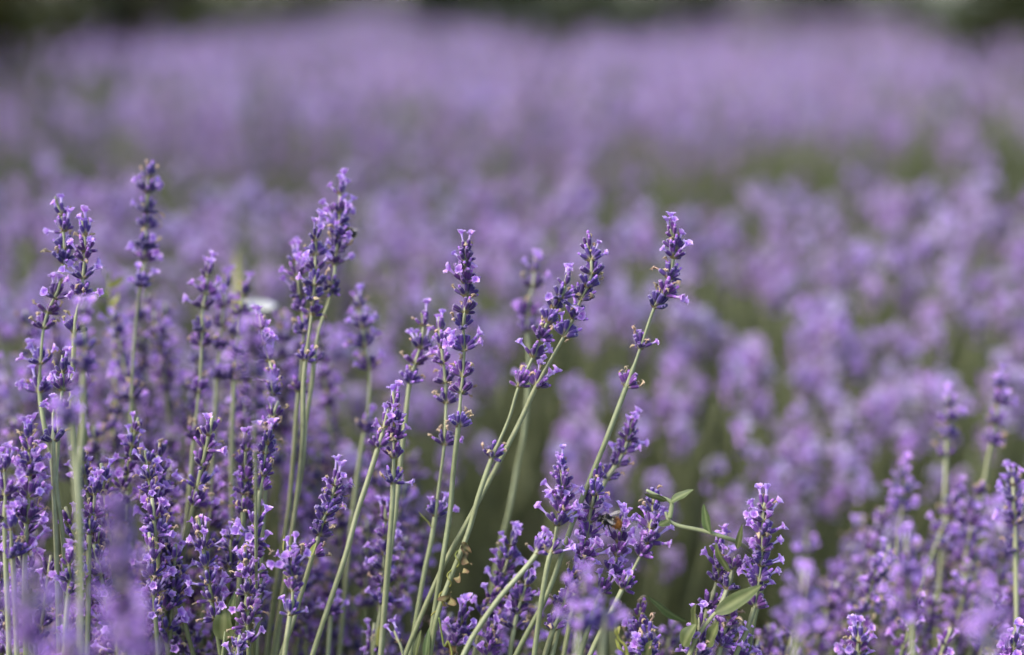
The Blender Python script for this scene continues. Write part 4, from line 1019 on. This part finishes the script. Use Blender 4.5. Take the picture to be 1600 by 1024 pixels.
def tree(name, label, cat, x, y, h, r, trunk_h, mat, n, seed, group=None):
    rng = random.Random(seed); root = empty(name, (x, y, -0.03)); tag(root, label, cat, group)
    mb = MB(); pts = [Vector((0.02 * rng.gauss(0, 1) * i, 0, trunk_h * 1.25 * i / 5)) for i in range(6)]
    v, f, g = tube(pts, [0.05 * h * 0.7 * (1.25 - 0.14 * i) for i in range(6)], 9, 0.06); mb.add(v, f, 0, g)
    for k in range(6):
        a = k * 2.4; p0 = pts[3 + k % 3]; e = Vector((math.cos(a), math.sin(a), 0.9)).normalized()
        v, f, g = tube([p0, p0 + e * r * 0.35, p0 + e * r * 0.6 + Vector((0, 0, 0.1 * r)), p0 + e * r * 0.85 + Vector((0, 0, 0.3 * r))], [0.018 * h, 0.012 * h, 0.008 * h, 0.004 * h], 6); mb.add(v, f, 0, g)
    link('trunk', mb.mesh('trunk', [M_BARK]), root)
    cl = []
    for _ in range(26):
        u = Vector((rng.gauss(0, 1), rng.gauss(0, 1), rng.gauss(0, 1))).normalized() * rng.random() ** 0.4
        cl.append((Vector((u.x * r, u.y * r, trunk_h + (h - trunk_h) * (0.5 + 0.48 * u.z))), r * rng.uniform(0.22, 0.42)))
    mb = MB()
    for _ in range(n):
        c, q = rng.choice(cl); u = Vector((rng.gauss(0, 1), rng.gauss(0, 1), rng.gauss(0, 1))).normalized() * q * rng.random() ** 0.33
        v, f, g = blade(rng.uniform(0.06, 0.11), rng.uniform(0.03, 0.05), 0.5, rng, 2, 0.2)
        d = Vector((rng.gauss(0, 1), rng.gauss(0, 1), rng.gauss(0, 0.7) - 0.2))
        mb.add(v, f, 0, [rng.random()] * len(v), frame(c + u, d, rng.random() * 6))
    link('crown', mb.mesh('crown', [mat]), root)
    return root
tree('dark_tree', 'dark tree trunk and crown beyond the field near the upper left corner', 'tree', -2.28, 8.5, 3.4, 0.8, 0.5, M_TREE, 2600, 1)
tree('shrub', 'olive green shrub in the upper left corner beyond the lavender', 'shrub', -2.85, 7.9, 1.5, 0.6, 0.05, M_SHRUB, 2600, 2)
tree('shrub', 'olive green shrub between the dark tree and the purple rise', 'shrub', -2.2, 10.8, 1.7, 0.75, 0.05, M_SHRUB, 2600, 3)
tree('tall_shrub', 'shaded green shrub behind the purple rise at the top', 'shrub', -2.0, 20.0, 2.2, 1.5, 0.05, M_TREE, 2600, 9)
tree('dark_shrub', 'dark evergreen shrub beyond the field just left of the top centre', 'shrub', -0.25, 12.2, 2.0, 0.75, 0.05, M_TREE, 2800, 4)
tree('dark_shrub', 'darkest low shrub beyond the field above the tall right leaning stalk', 'shrub', 0.85, 10.6, 2.0, 0.75, 0.05, M_TREE, 2800, 5)
tree('dark_shrub', 'pale topped evergreen shrub right of the top centre', 'shrub', 3.4, 19.0, 2.3, 1.3, 0.05, M_SHRUB, 2400, 6)
tree('dark_tree', 'dark spreading tree beyond the field at the upper right', 'tree', 3.35, 10.6, 3.6, 1.0, 0.3, M_TREE, 2800, 7)
tree('dark_shrub', 'dark evergreen shrub filling the upper right corner', 'shrub', 2.95, 7.6, 2.1, 0.75, 0.05, M_TREE, 2800, 8)
tree('dark_shrub', 'dark evergreen shrub between the spreading tree and pale topped shrub', 'shrub', 3.1, 13.6, 2.0, 0.8, 0.05, M_TREE, 2400, 10)
tree('dark_shrub', 'low dark shrub behind the olive shrubs at the upper left', 'shrub', -4.2, 15.5, 2.0, 1.4, 0.05, M_TREE, 3000, 11)
tree('dark_shrub', 'low dark shrub behind the two shrubs at the top centre', 'shrub', 0.3, 17.0, 2.0, 1.4, 0.05, M_TREE, 3000, 12)
